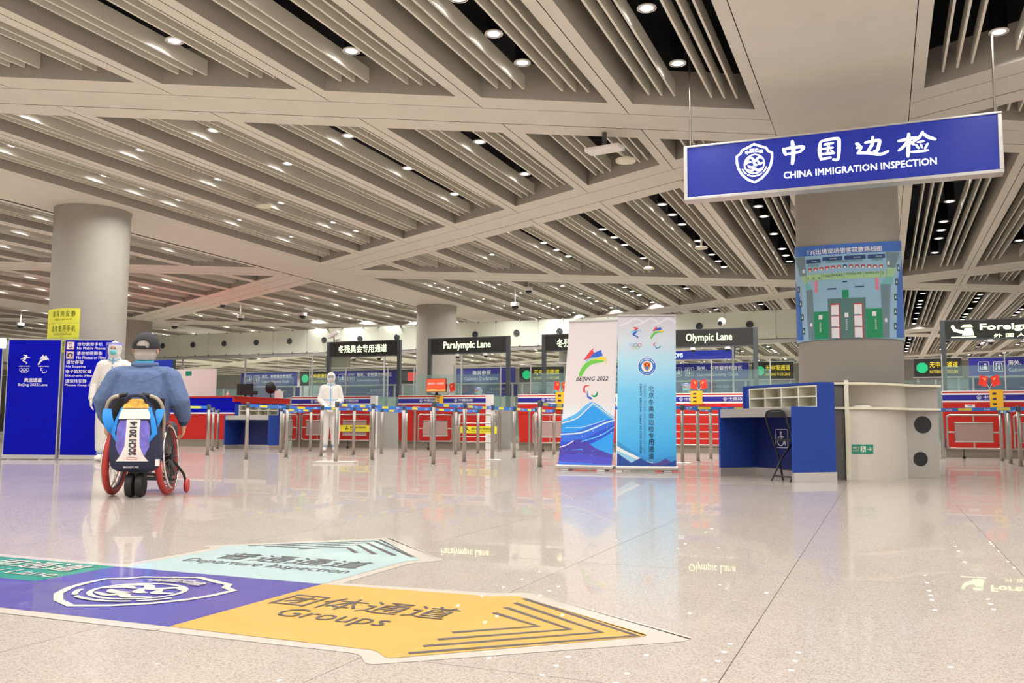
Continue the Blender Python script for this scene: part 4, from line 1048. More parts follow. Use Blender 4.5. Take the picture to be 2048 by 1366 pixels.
# small things on the booth tops
m_ = monitor('orange-red screen with white lettering on the booth top before the Paralympic Lane sign', (-10.38, 20.22, 1.345), 0, .56, .34, 'screen')
mf2 = XZ((0, -.003, 0)); lettering(m_, '请站在一米线外', mf2, -.23, .23, .26, .32, M['txt_white'], bold=.03)
mb = MB(); P = bez([(-.267, .13), (-.1, .16), (.1, .13), (.267, .155)], 6); mb.flat([(p.x, p.y) for p in P] + [(.267, .095), (-.267, .095)], mf2, .0005); mb.build('wave', M['screen2'], m_)
def flags(lb, loc):
    t = thing('desk_flag_pair', lb, 'flags', loc, 0, 'small red flag pairs on booths')
    MB().lathe([(0, 0), (.05, 0), (.05, .015), (.015, .03), (.012, .06)], 16).build('base', M['steel'], t)
    for s in (-1, 1):
        MB().cyl((0, 0, .05), (s * .14, 0, .31), .004, n=8).build('pole', M['white'], t)
        c = Vector((s * .135, -.004, .30)); d1 = Vector((s * -.06, 0, -.215)).normalized() if False else Vector((s * .05, 0, -.2)).normalized(); d2 = Vector((-s * .135, 0, -.01)).normalized()
        mb = MB(); vs = []
        o = Vector((s * .02, -.004, .275)); ax = Vector((s * .14, 0, .045)).normalized(); dn = Vector((s * .035, 0, -.2)).normalized()
        for i in range(7):
            for k in (0, 1): vs.append(o + ax * (.15 * i / 6) + dn * (.2 * k) + Vector((0, -.006 * sin(i * 1.6), 0)))
        mb.add(vs, [(2 * i, 2 * i + 1, 2 * i + 3, 2 * i + 2) for i in range(6)], 0, True); fo = mb.build('flag', M['flagred'], t)
        st = MB(); st.flat([(.05 + .028 * (1 if i % 2 == 0 else .4) * cos(radians(90 + 36 * i)), 0.055 + .028 * (1 if i % 2 == 0 else .4) * sin(radians(90 + 36 * i))) for i in range(10)], Fr(o + Vector((0, -.012, 0)), ax, dn), 0)
        st.build('star', M['flagyel'], fo)
    return t
fl0 = flags('small crossed red flags beside the orange screen on a booth', (-10.13, 20.42, 1.345))
dup(fl0, (-7.12, 20.42, 1.345), label='small crossed red flags on the booth beside the white mountain banner')
dup(fl0, (-3.83, 20.42, 1.345), label='small crossed red flags on the booth under the Olympic Lane sign')
dup(fl0, (2.0, 20.42, 1.345), label='small crossed red flags on the booth under the foreigners sign')
def card(lb, loc, w, h):
    t = thing('notice_card', lb, 'card', loc, 0, 'yellow cards on the booths'); MB().box(0, w, -.012, 0, 0, h).build('card', M['amber'], t)
    mb = MB()
    for i in range(3): mb.flat(rrect(w * .2, w * .5, h * (.72 - .28 * i), h * (.84 - .28 * i), .006, 2), XZ((0, -.0125, 0)))
    mb.build('print', M['txt_grey'], t); return t
cd = card('small amber notice card hanging below the orange screen', (-10.42, 20.28, 1.12), .22, .2)
card('tall amber notice card on the booth beside the mountain banner', (-7.2, 20.28, .98), .26, .42)
card('tall amber notice card on the booth under the Olympic Lane sign', (-3.99, 20.28, 1.09), .26, .3)
card('tall amber notice card on the booth past the round counter', (1.98, 20.28, .99), .24, .37)
for u, lb in ((-10.95, 'small white card reader on the booth front by the orange screen'), (1.62, 'small white card reader on the booth front past the round counter')):
    simple('card_reader', lb, 'card reader', [('body', MB().box(-.09, .09, -.06, 0, 0, .06), M['white'], .006), ('slot', MB().box(-.04, .04, -.062, -.05, .035, .045), M['black'], 0)], (u, 20.293, 1.0))

# ------------------------------------------------------------------ led lane signs on portal frames
def lane(u0, w, label, texts, icon=False):
    t = thing('lane_sign', label, 'sign', (u0, 22.0, 0), 0)
    for x in (.0, w): MB().box(x - .05, x + .05, -.04, .06, 0, 2.97).build('portal_post', M['darkmetal'], t, bev=.006)
    MB().box(.05, w - .05, -.03, .07, 2.54, 2.96).build('led_panel', M['ledpanel'], t, bev=.004)
    MB().box(.05, w - .05, -.035, .075, 2.52, 2.55).box(.05, w - .05, -.035, .075, 2.945, 2.97).build('panel_edge', M['darkmetal'], t)
    for s, a0, a1, z0, z1, b in texts: lettering(t, s, XZ((0, -.0315, 0)), a0, a1, z0, z1, M['led'], bold=b)
    if icon:
        f = XZ((0, -.0315, 0)); mb = MB(); mb.flat([(.38, 2.62), (.62, 2.62), (.58, 2.78), (.44, 2.78)], f); mb.flat([(.36, 2.80), (.60, 2.80), (.56, 2.86), (.42, 2.86)], f); mb.stroke([(.20, 2.82), (.24, 2.74), (.38, 2.70)], .07, f); mb.stroke([(.17, 2.585), (.65, 2.585)], .02, f); mb.build('officer_pictogram', M['led'], t)
    for x in (w * .36, w * .72):
        c = MB(); c.lathe([(0, 0), (.075, 0), (.08, -.02), (.075, -.06)][::-1], 18, c=(x, .02, 2.52)); d = c.build('dome_camera', M['white'], t)
        MB().ell((x, .02, 2.465), (.062, .062, .06), 16, 8).build('camera_dome', M['black'], d)
    return t
lane(-14.78, 2.32, 'black lane sign with eight lit green-white characters above the booths', [('冬残奥会专用通道', .34, 1.93, 2.64, 2.86, .006)])
lane(-11.50, 2.34, 'black lane sign lit with the words Paralympic Lane beside the middle column', [('Paralympic Lane', .44, 1.84, 2.62, 2.86, .015)])
lane(-8.15, 2.34, 'black lane sign with lit characters half hidden by the white mountain banner', [('冬残奥会专用通道', .37, 1.95, 2.62, 2.84, .006)])
lane(-5.10, 2.33, 'black lane sign lit with the words Olympic Lane beside the blue banner', [('Olympic Lane', .68, 1.79, 2.62, 2.86, .01)])
lane(1.28, 2.6, 'black lane sign lit with Foreigners and an officer pictogram near the photo edge', [('Foreigners', .74, 2.1, 2.69, 2.86, .03), ('外 国 人', 1.0, 1.6, 2.56, 2.64, .01)], True)

# ------------------------------------------------------------------ steel gates before the booths
def gate(lb, u, v, w, style, rot=0, yellow=None, posts=(0, 1)):
    t = thing('lane_gate', lb, 'gate', (u, v, 0), rot, 'steel gates before the booths')
    for k in posts:
        x = -.09 if k == 0 else w + .09
        MB().cyl((x, 0, 0), (x, 0, .93), .028, n=14).build('gate_post', M['steel'], t)
        MB().lathe([(0, 0), (.06, 0), (.06, .01), (0, .012)], 16, c=(x, 0, 0)).build('base_flange', M['steel'], t)
    f = XZ((0, 0, 0))
    mb = MB(); mb.tube([f(a, b) for a, b in rrect(0, w, .2, .84, .06, 5)], .02, 10, closed=True); mb.build('gate_frame', M['steel'], t)
    if style == 'panel':
        a = MB(); x0, x1 = .13, w - .13; a.tube([f(x0, .33), f(x1, .33), f(x1, .69), f(x0, .69)], .017, 8, closed=True)
        for p, q_ in (((w / 2, .69), (w / 2, .84)), ((w / 2, .2), (w / 2, .33)), ((0, .51), (x0, .51)), ((x1, .51), (w, .51))): a.tube([f(*p), f(*q_)], .016, 8)
        a.build('inner_frame', M['steel'], t)
        MB().box(x0, x1, -.003, .003, .33, .69).build('infill_panel', glass_p, t)
        MB().cyl((w * .3, 0, .05), (w * .3, 0, .2), .01, n=8).cyl((w * .3, -.015, .03), (w * .3, .015, .03), .03, n=14).build('caster', M['rubber'], t)
    else:
        a = MB()
        for z in (.33, .48, .64): a.tube([f(0, z), f(w, z)], .013, 8)
        a.build('rails', M['steel'], t)
    if yellow:
        y0, y1, z0, z1 = yellow; p = MB().box(y0, y1, -.03, -.022, z0, z1).build('yellow_notice', M['yellow'], t)
        fy = XZ((0, -.0305, 0)); mb = MB(); hgt = z1 - z0; wd = y1 - y0
        put_text(mb, '请在黄线外等候检查', fy, y0 + wd * .36, y1 - wd * .12, z0 + hgt * .48, z1 - hgt * .2, bold=.01, res=1); put_text(mb, 'Please wait behind the line', fy, y0 + wd * .36, y1 - wd * .12, z0 + hgt * .2, z0 + hgt * .36, res=1)
        mb.flat(circ(y0 + wd * .25, z1 - hgt * .25, hgt * .1, 10), fy, 0); mb.stroke([(y0 + wd * .25, z1 - hgt * .4), (y0 + wd * .22, z0 + hgt * .3)], hgt * .16, fy); mb.stroke([(y0 + wd * .25, z1 - hgt * .45), (y0 + wd * .31, z1 - hgt * .6)], hgt * .1, fy)
        mb.build('lettering', M['txt_black'], p)
    return t
glass_p = glass('frosted_infill', (.8, .78, .76, 1), .2, .5, S(190, 176, 168))
gate('steel gate with frosted panel between the dark blue desk and white-suited guard', -14.9, 19.4, .95, 'panel', posts=(1,))
gate('steel gate with frosted panel directly behind the standing white-suited guard', -13.8, 19.4, .95, 'panel', posts=())
gate('barred steel gate with yellow notice right of the standing white-suited guard', -12.70, 19.4, .95, 'panel', yellow=(.05, .92, .42, .58), posts=(1,))
gate('steel gate swung half open below the orange screen booth', -10.28, 19.12, .95, 'panel', rot=radians(58), posts=(0,))
gate('barred steel gate with yellow notice below the Paralympic Lane sign', -9.24, 19.1, 1.0, 'bars', yellow=(.02, 1.03, .41, .57), posts=(0, 1))
gate('steel gate swung half open beside the white mountain banner', -7.35, 19.12, .95, 'panel', rot=radians(55), posts=(0,))
gate('steel gate between the blue banner and the blue desk', -4.3, 19.3, 1.15, 'bars', posts=(0, 1))
gate('framed steel gate over the red booth past the round counter', 1.14, 19.4, .92, 'panel', posts=(0, 1))
gate('framed steel gate cut off by the photo edge', 2.28, 19.4, .92, 'panel', posts=(1,))
gate('short barred gate with yellow tag just beside the round counter', .2, 19.4, .68, 'bars', yellow=(.58, .74, .4, .57), posts=(0,))

# ------------------------------------------------------------------ belt stanchions
post_me = MB().lathe([(.0, 0), (.0, .0), (.03, .0), (.03, .835), (.026, .838), (.026, .85)][1:], 18).mesh('pole', M['steel'])
cap_me = MB().lathe([(.031, .85), (.033, .852), (.033, .925), (.027, .935), (.0, .936)], 18).mesh('belt_head', M['darkmetal'])
flan_me = MB().lathe([(.03, .012), (.05, .01), (.055, .0)][::-1], 18).mesh('floor_flange', M['steel'])
base_me = MB().lathe([(.0, .022), (.06, .022), (.155, .012), (.16, .0)][::-1], 28).mesh('round_base', M['steel2'])
sq_me = MB().box(-.30, .30, -.22, .22, 0, .03).mesh('square_base', M['ctr'])
bt = textmesh('BCIA', .02, 1)
def stanchion(u, v, lb, base='flange'):
    t = thing('stanchion', lb, 'stanchion', (u, v, 0), 0, 'steel belt stanchions in the queue lanes')
    link('pole', post_me, t); link('belt_head', cap_me, t)
    if base == 'flange': link('floor_flange', flan_me, t)
    elif base == 'round': link('round_base', base_me, t)
    else: link('square_base', sq_me, t, rot=radians(22))
    return t
def belt(t, p, q_, sag=.0, z=.888):
    p, q_ = Vector((p[0], p[1])), Vector((q_[0], q_[1])); d = q_ - p; L_ = d.length; d.normalize(); a0, a1 = .033, L_ - .033
    f = Fr((0, 0, 0), (d.x, d.y, 0), (0, 0, 1)); n = 8
    zz = lambda a: z - sag * 4 * (a / L_) * (1 - a / L_)
    mb = MB(); vs = []
    for i in range(n + 1):
        a = a0 + (a1 - a0) * i / n
        for b, h in ((-.026, .0015), (.026, .0015), (-.026, -.0015), (.026, -.0015)): vs.append(f(a, zz(a) + b, h))
    fs = []
    for i in range(n): o = 4 * i; fs += [(o, o + 4, o + 5, o + 1), (o + 2, o + 3, o + 7, o + 6), (o + 1, o + 5, o + 7, o + 3), (o, o + 2, o + 6, o + 4)]
    mb.add(vs, fs); b = mb.build('belt', M['belt'], t)
    y = MB(); w_ = MB(); k = max(1, int(L_ / .55)); 
    for i in range(k):
        c = L_ * (i + .62) / k; s = .1
        for h in (.0024, -.0024):
            y.add([f(c - s, zz(c) - .017, h), f(c + s, zz(c) - .017, h), f(c + s, zz(c) + .021, h), f(c - s, zz(c) + .021, h)], [(0, 1, 2, 3) if h > 0 else (3, 2, 1, 0)])
            g = L_ * (i + .2) / k
            w_.add([f(g + (x - .5) * .09 * (1 if h > 0 else -1), zz(g) + (yy - .5) * .026, h) for x, yy in bt[0]], bt[1])
    y.build('yellow_patch', M['yellow'], b); w_.build('lettering', M['txt_white'], b)
rows = [('before the red inquiry counter', [(-14.66, 17.25), (-13.29, 15.48), (-11.41, 13.17), (-11.9, 11.9)]),
        ('leading to the dark blue desk', [(-13.0, 17.54), (-11.33, 16.25), (-11.28, 15.15)]),
        ('passing the standing white-suited guard', [(-9.62, 12.02), (-9.6, 13.06), (-9.5, 13.97), (-9.42, 14.93), (-9.42, 15.97), (-9.4, 16.94)]),
        ('starting at the square white floor plate', [(-7.67, 11.67), (-7.83, 12.98), (-7.81, 13.98), (-7.80, 15.03), (-7.75, 15.97), (-7.73, 16.97)]),
        ('running from the nearest post to the Paralympic Lane sign', [(-6.08, 11.79), (-6.1, 12.88), (-6.15, 14.1), (-6.1, 14.95), (-6.13, 16.1), (-6.09, 17.04)]),
        ('beside the white mountain banner', [(-4.42, 11.78), (-4.42, 12.95), (-4.42, 14.1), (-4.42, 15.3)]),
        ('behind the blue banner before the Olympic Lane booth', [(-2.98, 14.43), (-2.87, 15.15), (-2.86, 16.3)]),
        ('past the round counter', [(1.93, 15.84), (1.91, 16.87), (1.92, 18.08)])]
words = ['first', 'second', 'third', 'fourth', 'fifth', 'last']
for nm, P in rows:
    prev = None
    for i, p in enumerate(P):
        w = words[i] if i < len(P) - 1 else 'last'
        kind = 'square' if p == (-7.67, 11.67) else 'round' if p in ((-6.15, 14.1), (-6.13, 16.1), (-2.98, 14.43)) else 'flange'
        t = stanchion(p[0], p[1], '%s steel stanchion in the row %s' % (w, nm), kind)
        if prev is not None: belt(t, (0, 0), (prev[0] - p[0], prev[1] - p[1]), .012)
        prev = p
    if nm.startswith('past'): belt(t0_, (0, 0), (P[0][0] + 2.98, P[0][1] - 14.43), .03)
    if nm.startswith('behind'): t0_ = [o for o in COL.objects if o.name.startswith('stanchion') and (o.location - Vector((-2.98, 14.43, 0))).length < .01][0]
    if nm.startswith('past'):
        tl = [o for o in COL.objects if o.name.startswith('stanchion') and (o.location - Vector((1.93, 15.84, 0))).length < .01][0]
        belt(tl, (0, 0), (2.5, .6), .02)
belt(t0_, (0, 0), (-1.44, .0 - .33), .01)
for i, p in enumerate(((-8.89, 18.49), (-7.05, 18.75), (-6.35, 18.3), (-13.88, 18.7))):
    stanchion(p[0], p[1], ['lone steel stanchion close to the barred gate under the Paralympic Lane sign', 'lone steel stanchion beside the half open gate by the mountain banner', 'far steel stanchion before the booth hidden by the mountain banner', 'far steel stanchion between the dark blue desk and the guard'][i])

# ------------------------------------------------------------------ customs hall behind the glass: signs and partitions
CV = 31.0
def csign(nm, lb, u0, u1, z0, z1, face, kind):
    t = thing(nm, lb, 'sign', (u0, CV, 0), 0, 'customs signs behind the glass'); w = u1 - u0; f = XZ((0, -.002, 0))
    MB().box(0, w, 0, .12, z0, z1).build('face', M[face], t); MB().box(-.03, w + .03, -.01, .13, z1, z1 + .03).box(-.03, w + .03, -.01, .13, z0 - .03, z0).build('frame', M['alu'], t)
    for x in (.1, w - .1): MB().box(x - .03, x + .03, .03, .09, 0, z0 - .03).build('post', M['alu'], t)
    h = z1 - z0
    if kind == 'check':
        mb = MB(); picto(mb, f, w * .09, z0 + h * .25, h * .52, 'officer', 0, .001); picto(mb, f, w * .24, z0 + h * .25, h * .52, 'gate', 0, .001); mb.build('pictograms', M['txt_white'], t)
        lettering(t, '海关、安检联合检查区', f, w * .38, w * .93, z0 + h * .56, z0 + h * .84, M['txt_white'], bold=.015, res=1); lettering(t, 'Customs&Security Check', f, w * .38, w * .88, z0 + h * .16, z0 + h * .42, M['txt_white'], bold=.01, res=1)
    elif kind == 'declare':
        lettering(t, '海关申报', f, w * .28, w * .6, z0 + h * .54, z0 + h * .84, M['txt_white'], bold=.015, res=1); lettering(t, 'Customs Declaration', f, w * .14, w * .72, z0 + h * .18, z0 + h * .44, M['txt_white'], bold=.01, res=1)
    elif kind == 'nothing':
        MB().flat(circ(w * .17, z0 + h * .5, h * .31, 8, 22.5, 382.5), f, .001).build('green_octagon', M['green_lit'], t)
        lettering(t, '无申报通道', f, w * .33, w * .92, z0 + h * .5, z0 + h * .82, M['amberled'], bold=.015, res=1); lettering(t, 'NOTHING TO DECLARE', f, w * .33, w * .92, z0 + h * .18, z0 + h * .36, M['amberled'], bold=.01, res=1)
    elif kind == 'goods':
        MB().flat([(w * .3, z0 + h * .2), (w * .75, z0 + h * .2), (w * .75, z0 + h * .82), (w * .3, z0 + h * .82)], f, .001).build('red_square', M['red_lit'], t)
    return t
cs = [('customs_sign', 'navy customs and security check sign seen above the inquiry counter', -25.2, -22.42, 'check'), ('declare_sign', 'black sign with green octagon seen between inquiry counter and standing guard', -22.2, -20.75, 'nothing'),
      ('customs_sign', 'navy customs and security check sign seen behind the standing guard', -20.6, -17.67, 'check'), ('declare_sign', 'black sign with a red square beside the middle column', -17.5, -16.4, 'goods'),
      ('customs_sign', 'navy customs declaration sign seen under the Paralympic Lane sign', -15.05, -12.65, 'declare'), ('declare_sign', 'black sign with green octagon seen right of the Paralympic Lane sign', -12.45, -10.75, 'nothing'),
      ('customs_sign', 'navy customs and security check sign half hidden by the mountain banner', -10.6, -7.8, 'check'), ('customs_sign', 'navy customs and security check sign seen under the Olympic Lane sign', -6.95, -4.15, 'check'),
      ('declare_sign', 'black sign with green octagon seen above the blue writing desk', -4.02, -2.7, 'nothing'), ('declare_sign', 'black sign with green octagon just past the big column', .95, 2.3, 'nothing'), ('customs_sign', 'navy customs and security check sign at the photo edge', 2.5, 5.3, 'check')]
for nm, lb, u0, u1, kd in cs:
    csign(nm, lb, u0, u1, 2.2, 2.76, 'custblue' if kd in ('check', 'declare') else 'ledpanel', kd)
    if kd in ('check', 'declare'):
        t = thing('information_panel', 'notice panel under the ' + lb[5:], 'notice panel', (u0, CV + .25, 0), 0, 'notice panels under the customs signs'); w = u1 - u0
        MB().box(0, w, 0, .06, 1.72, 2.15).build('dark_blue_panel', M['custblue'], t); MB().box(.1, w * .48, -.02, .06, 1.05, 1.68).box(w * .52, w - .1, -.02, .06, 1.05, 1.68).build('pale_board', M['ctr'], t); MB().box(.05, w - .05, 0, .05, 0, 1.03).build('lower_board', M['ctr2'], t)
        lettering(t, '安全检查提示', XZ((0, -.002, 0)), w * .55, w * .8, 1.93, 2.03, M['txt_white'], res=1); lettering(t, 'Please be ready for screening', XZ((0, -.002, 0)), w * .5, w * .85, 1.82, 1.88, M['txt_white'], res=1)
tp = MB()
ps = thing('glass_partition', 'long pale teal glass partition behind the customs signs', 'partition', (-34, 33.0, 0))
for k in range(24):
    MB().box(.03, 1.52, 0, .015, 0, 2.2).build('pane', M['teal'], ps, loc=(1.55 * k, 0, 0)); MB().box(-.03, .03, -.02, .035, 0, 2.2).build('post', M['alu'], ps, loc=(1.55 * k, 0, 0))
def hsign(lb, u0, u1, z0, z1, v, txt, m):
    t = thing('hanging_sign', lb, 'sign', (u0, v, 0)); w = u1 - u0
    MB().box(0, w, 0, .12, z0, z1).build('face', M[m], t); MB().box(w, w + .05, -.01, .13, z0 - .02, z1 + .02).box(-.05, 0, -.01, .13, z0 - .02, z1 + .02).build('end_cap', M['darkmetal'], t)
    for x in (.2, w - .2): MB().cyl((x, .06, z1), (x, .06, 4.4), .012, n=8).build('rod', M['steel'], t)
    if txt: lettering(t, txt, XZ((0, -.002, 0)), w * .55 - .6, w * .55, z0 + .07, z0 + .2, M['signwhite'], bold=.03)
    return t
hsign('blue hanging customs sign seen through the Olympic Lane portal', -7.9, -4.35, 2.77, 3.04, 29, 'CUSTOMS', 'custlight')
hsign('blue hanging sign far off beside the black cap', -29.2, -27.1, 2.86, 3.4, 29, None, 'custlight')
hsign('blue wall sign just past the big column', -.55, .28, 2.2, 2.75, 22.4, None, 'panelblue')

# ------------------------------------------------------------------ ceiling and wall mounted equipment
def dome(lb, x, y, z, r=.09, drop=0, dark=True):
    t = thing('dome_camera', lb, 'camera', (x, y, z))
    if drop: MB().cyl((0, 0, 0), (0, 0, drop), .018, n=10).build('drop_pipe', M['white'], t)
    if drop or z > 4.2: MB().cyl((0, 0, drop), (0, 0, 5.49 - z), .012, n=8).build('stem', M['white'], t)
    MB().lathe([(0, 0), (r, 0), (r * 1.05, -.03), (r * .95, -.1)][::-1], 20).build('housing', M['white'], t); MB().ell((0, 0, -.1), (r * .85, r * .85, r * .8), 18, 10).build('dome', M['black' if dark else 'white'], t)
    return t
dome('white dome camera close under the ceiling far behind the black cap', -18.5, 21.8, 4.3, .1)
dome('white camera hanging on a pipe far above the white board', -18.56, 22.71, 4.0, .1, .35)
dome('dark dome camera under the ceiling far left of the first lit lane sign', -17.8, 24.9, 4.3, .13)
dome('white camera on a pipe in front of the far wall beside the middle column', -9.42, 23.11, 4.02, .12, .4)
dome('white camera on a pipe at the far end beyond the blue boards', -27.2, 21.9, 4.0, .12, .4)
dome('white round camera at the wall top right of the black cap', -23.9, 25.6, 4.25, .13)
dome('small dark dome camera above the Paralympic Lane sign', -8.7, 22.3, 4.3, .1)
bc_ = thing('bullet_camera', 'white bullet camera on top of the lane sign above the standing guard', 'camera', (-14.62, 22.0, 2.97))
T = Matrix.Translation((0, 0, .22)) @ Matrix.Rotation(radians(-24), 4, 'Y'); MB().box(-.2, .17, -.05, .05, -.045, .05, T=T).build('body', M['white'], bc_, bev=.012); MB().cyl((0, 0, 0), (0, 0, .2), .025, n=12).build('bracket', M['alu'], bc_)
MB().lathe([(0, .04), (.05, .035), (.055, -.1), (0, -.1)], 16, T=Matrix.Translation((.18, -.02, .08)) @ Matrix.Rotation(radians(80), 4, 'Y')).build('second_camera', M['white'], bc_)
bc2_ = thing('bullet_camera', 'white camera on the Olympic Lane sign by an air nozzle', 'camera', (-3.55, 22.0, 2.97)); MB().ell((0, 0, .15), (.1, .1, .11), 18, 10).build('body', M['white'], bc2_); MB().lathe([(0, 0), (.05, 0), (.06, -.06), (0, -.06)], 16, T=Matrix.Translation((-.03, -.1, .12)) @ Matrix.Rotation(radians(90), 4, 'X')).build('lens', M['black'], bc2_)
pj = thing('access_point', 'white flat wireless box under the beam with a small disc speaker', 'access point', (-3.15, 10.75, 4.02)); T = Matrix.Rotation(radians(-8), 4, 'Z')
MB().box(-.26, .22, -.11, .11, .03, .09, T=T).build('body', M['white'], pj, bev=.02); MB().cyl((-.02, 0, .09), (-.02, 0, .279), .03, n=12).build('bracket', M['darkmetal'], pj)
MB().lathe([(0, 0), (.13, 0), (.135, .03), (.08, .05), (.03, .06), (0, .06)], 24, c=(.16, .36, -.02)).tube([(.16, .36, .03), (.12, .2, .06), (.1, .08, .06)], .015, 8).build('disc', M['cream'], pj)
for lb, x, y in (('round cream smoke detector disc under the slats left of centre', -9.7, 12.35), ('round cream disc under the slats above the blue banner', -3.4, 18.6), ('round cream disc under the slats above the middle column', -5.0, 20.6), ('small cream disc far along the slats past the round counter', 1.2, 13.4)):
    simple('smoke_detector', lb, 'smoke detector', [('body', MB().lathe([(0, 0), (.12, 0), (.135, .03), (.1, .05), (.02, .06), (.02, 1.2)], 24), M['cream'], 0)], (x, y, CZ - .02))
pipe = MB(); pipe.tube(bez([(-1.3, 15.6, 4.6), (-1.3, 15.6, 4.25), (-1.28, 15.75, 4.2)], 5) + [(-1.2, 26.5, 4.2)], .045, 12)
tag(pipe.build('ceiling_pipe', M['ctr2']), 'grey pipe running under the ceiling beam beside the big column', 'pipe')

# yellow quiet-please strip on the left column
ys = thing('quiet_notice', 'lime yellow wrap-round notice strips on the big column behind the blue boards', 'notice', (-12.79, 11.62, 0))
th = atan2(-11.62, 12.79); YC = Cyl((0, 0, 0), .621, th)
for z0, z1, zh, ze, s, e in ((2.255, 2.50, 2.36, 2.30, '请保持安静', 'Quiet'), (2.005, 2.25, 2.11, 2.05, '请勿使用手机', 'No Use of Mobile Phones'), (1.755, 2.0, 1.86, 1.80, '请勿拍照', 'No Photos')):
    mb = MB(); A0, A1 = -1.9, -.20
    aa = [A0 + (A1 - A0) * i / 24 for i in range(25)]
    mb.add([YC(a, z) for a in aa for z in (z0, z1)], [(2 * i, 2 * i + 2, 2 * i + 3, 2 * i + 1) for i in range(24)], 0, True); p = mb.build('strip', M['lime'], ys)
    mb = MB(); n = len(s); a0, a1 = -1.05, -.27
    for i, c in enumerate(s): x = a0 + (a1 - a0) * i / n; put_text(mb, c, YC, x, x + (a1 - a0) / n * .72, zh, zh + .105, h=.001, bold=.01, res=1)
    put_text(mb, e, YC, -.95, -.4, ze, ze + .04, h=.001, res=1); mb.build('lettering', M['lime_txt'], p)
simple('light_box', 'small white lit box on top of the cut-off blue board', 'light box', [('box', MB().box(-.14, .14, 0, .06, 0, .16), emis('white_box', (.95, 1, .97, 1), .9), .004)], (-13.10, 10.12, 1.77), ang)
# ------------------------------------------------------------------ people: one continuous surface grown over joint volumes
_ico = None
def ico_pts():
    global _ico
    if _ico is None:
        bm = bmesh.new(); bmesh.ops.create_icosphere(bm, subdivisions=2, radius=1); _ico = [v.co.copy() for v in bm.verts]; bm.free()
    return _ico
def R3(r): return Vector(r) if hasattr(r, '__len__') else Vector((r, r, r))
def body(name, prims, mats, voxel, parent, smooth=5):
    """prims: (p0, r0, p1, r1, material index); every limb is a tapered hull, merged into one skin"""
    big = bmesh.new()
    for p0, r0, p1, r1, mi in prims:
        bm = bmesh.new(); a, b = R3(r0), R3(r1); p0, p1 = Vector(p0), Vector(p1)
        for q in ico_pts(): bm.verts.new(p0 + Vector((q.x * a.x, q.y * a.y, q.z * a.z)))
        for q in ico_pts(): bm.verts.new(p1 + Vector((q.x * b.x, q.y * b.y, q.z * b.z)))
        r = bmesh.ops.convex_hull(bm, input=bm.verts)
        bmesh.ops.delete(bm, geom=list(set(r['geom_interior'] + r['geom_unused'])), context='VERTS')
        bmesh.ops.recalc_face_normals(bm, faces=bm.faces)
        me = bpy.data.meshes.new('t'); bm.to_mesh(me); bm.free(); big.from_mesh(me); bpy.data.meshes.remove(me)
    me = bpy.data.meshes.new(name); big.to_mesh(me); big.free()
    o = bpy.data.objects.new(name, me); COL.objects.link(o)
    m = o.modifiers.new('r', 'REMESH'); m.mode = 'VOXEL'; m.voxel_size = voxel; m.use_smooth_shade = True
    s = o.modifiers.new('s', 'SMOOTH'); s.factor = .5; s.iterations = smooth
    bpy.context.view_layer.update()
    nm = bpy.data.meshes.new_from_object(o.evaluated_get(bpy.context.evaluated_depsgraph_get())); bpy.data.objects.remove(o); bpy.data.meshes.remove(me)
    nm.name = name
    nm.materials.clear()
    for q in mats: nm.materials.append(q)
    import numpy as np
    n = len(nm.polygons); c = np.empty(n * 3); nm.polygons.foreach_get('center', c); c = c.reshape(-1, 3)
    best = np.full(n, 1e9); idx = np.zeros(n, dtype=np.int32)
    for p0, r0, p1, r1, mi in prims:
        p0, p1, a, b = np.array(p0, float), np.array(p1, float), np.array(R3(r0)), np.array(R3(r1))
        d = p1 - p0; L2 = d @ d
        t = np.clip(((c - p0) @ d) / L2, 0, 1) if L2 > 1e-9 else np.zeros(n)
        q = (c - (p0 + t[:, None] * d)) / (a + t[:, None] * (b - a)); dd = np.sqrt((q ** 2).sum(1)) - 1
        dd *= (a + b).mean() / 2
        k = dd < best; best[k] = dd[k]; idx[k] = mi
    nm.polygons.foreach_set('material_index', idx); nm.polygons.foreach_set('use_smooth', [True] * n)
    return link(name, nm, parent)
def hand(P, wrist, d, out, mi, s=1.0, curl=.5, side=1):
    """palm, four unequal fingers bent at the knuckles and a thumb from the palm's side"""
    w = Vector(wrist); d = Vector(d).normalized(); n = Vector(out); n = (n - d * n.dot(d)).normalized(); x = d.cross(n) * side
    c = w + d * .075 * s
    P.append((w + d * .012 * s, R3(.024 * s), w + d * .03 * s, R3(.026 * s), mi))
    for k, L_ in ((-.029, .066), (-.010, .078), (.010, .074), (.028, .058)):
        b = w + d * .085 * s + x * k * s; P.append((w + d * .03 * s + x * k * .5 * s, R3(.0165 * s), b, R3(.0125 * s), mi))
        d1 = (d * cos(curl) - n * sin(curl)); m = b + d1 * L_ * .55 * s; d2 = (d * cos(curl * 2.1) - n * sin(curl * 2.1)); e = m + d2 * L_ * .5 * s
        P.append((b, R3(.0112 * s), m, R3(.0100 * s), mi)); P.append((m, R3(.0100 * s), e, R3(.0082 * s), mi))
    tb = w + d * .028 * s - x * .026 * s; tm = tb + (d * .7 - x * .65 - n * .25).normalized() * .042 * s; te = tm + (d * .9 - x * .2 - n * .5).normalized() * .034 * s
    P.append((tb, R3(.0145 * s), tm, R3(.0115 * s), mi)); P.append((tm, R3(.0112 * s), te, R3(.009 * s), mi))

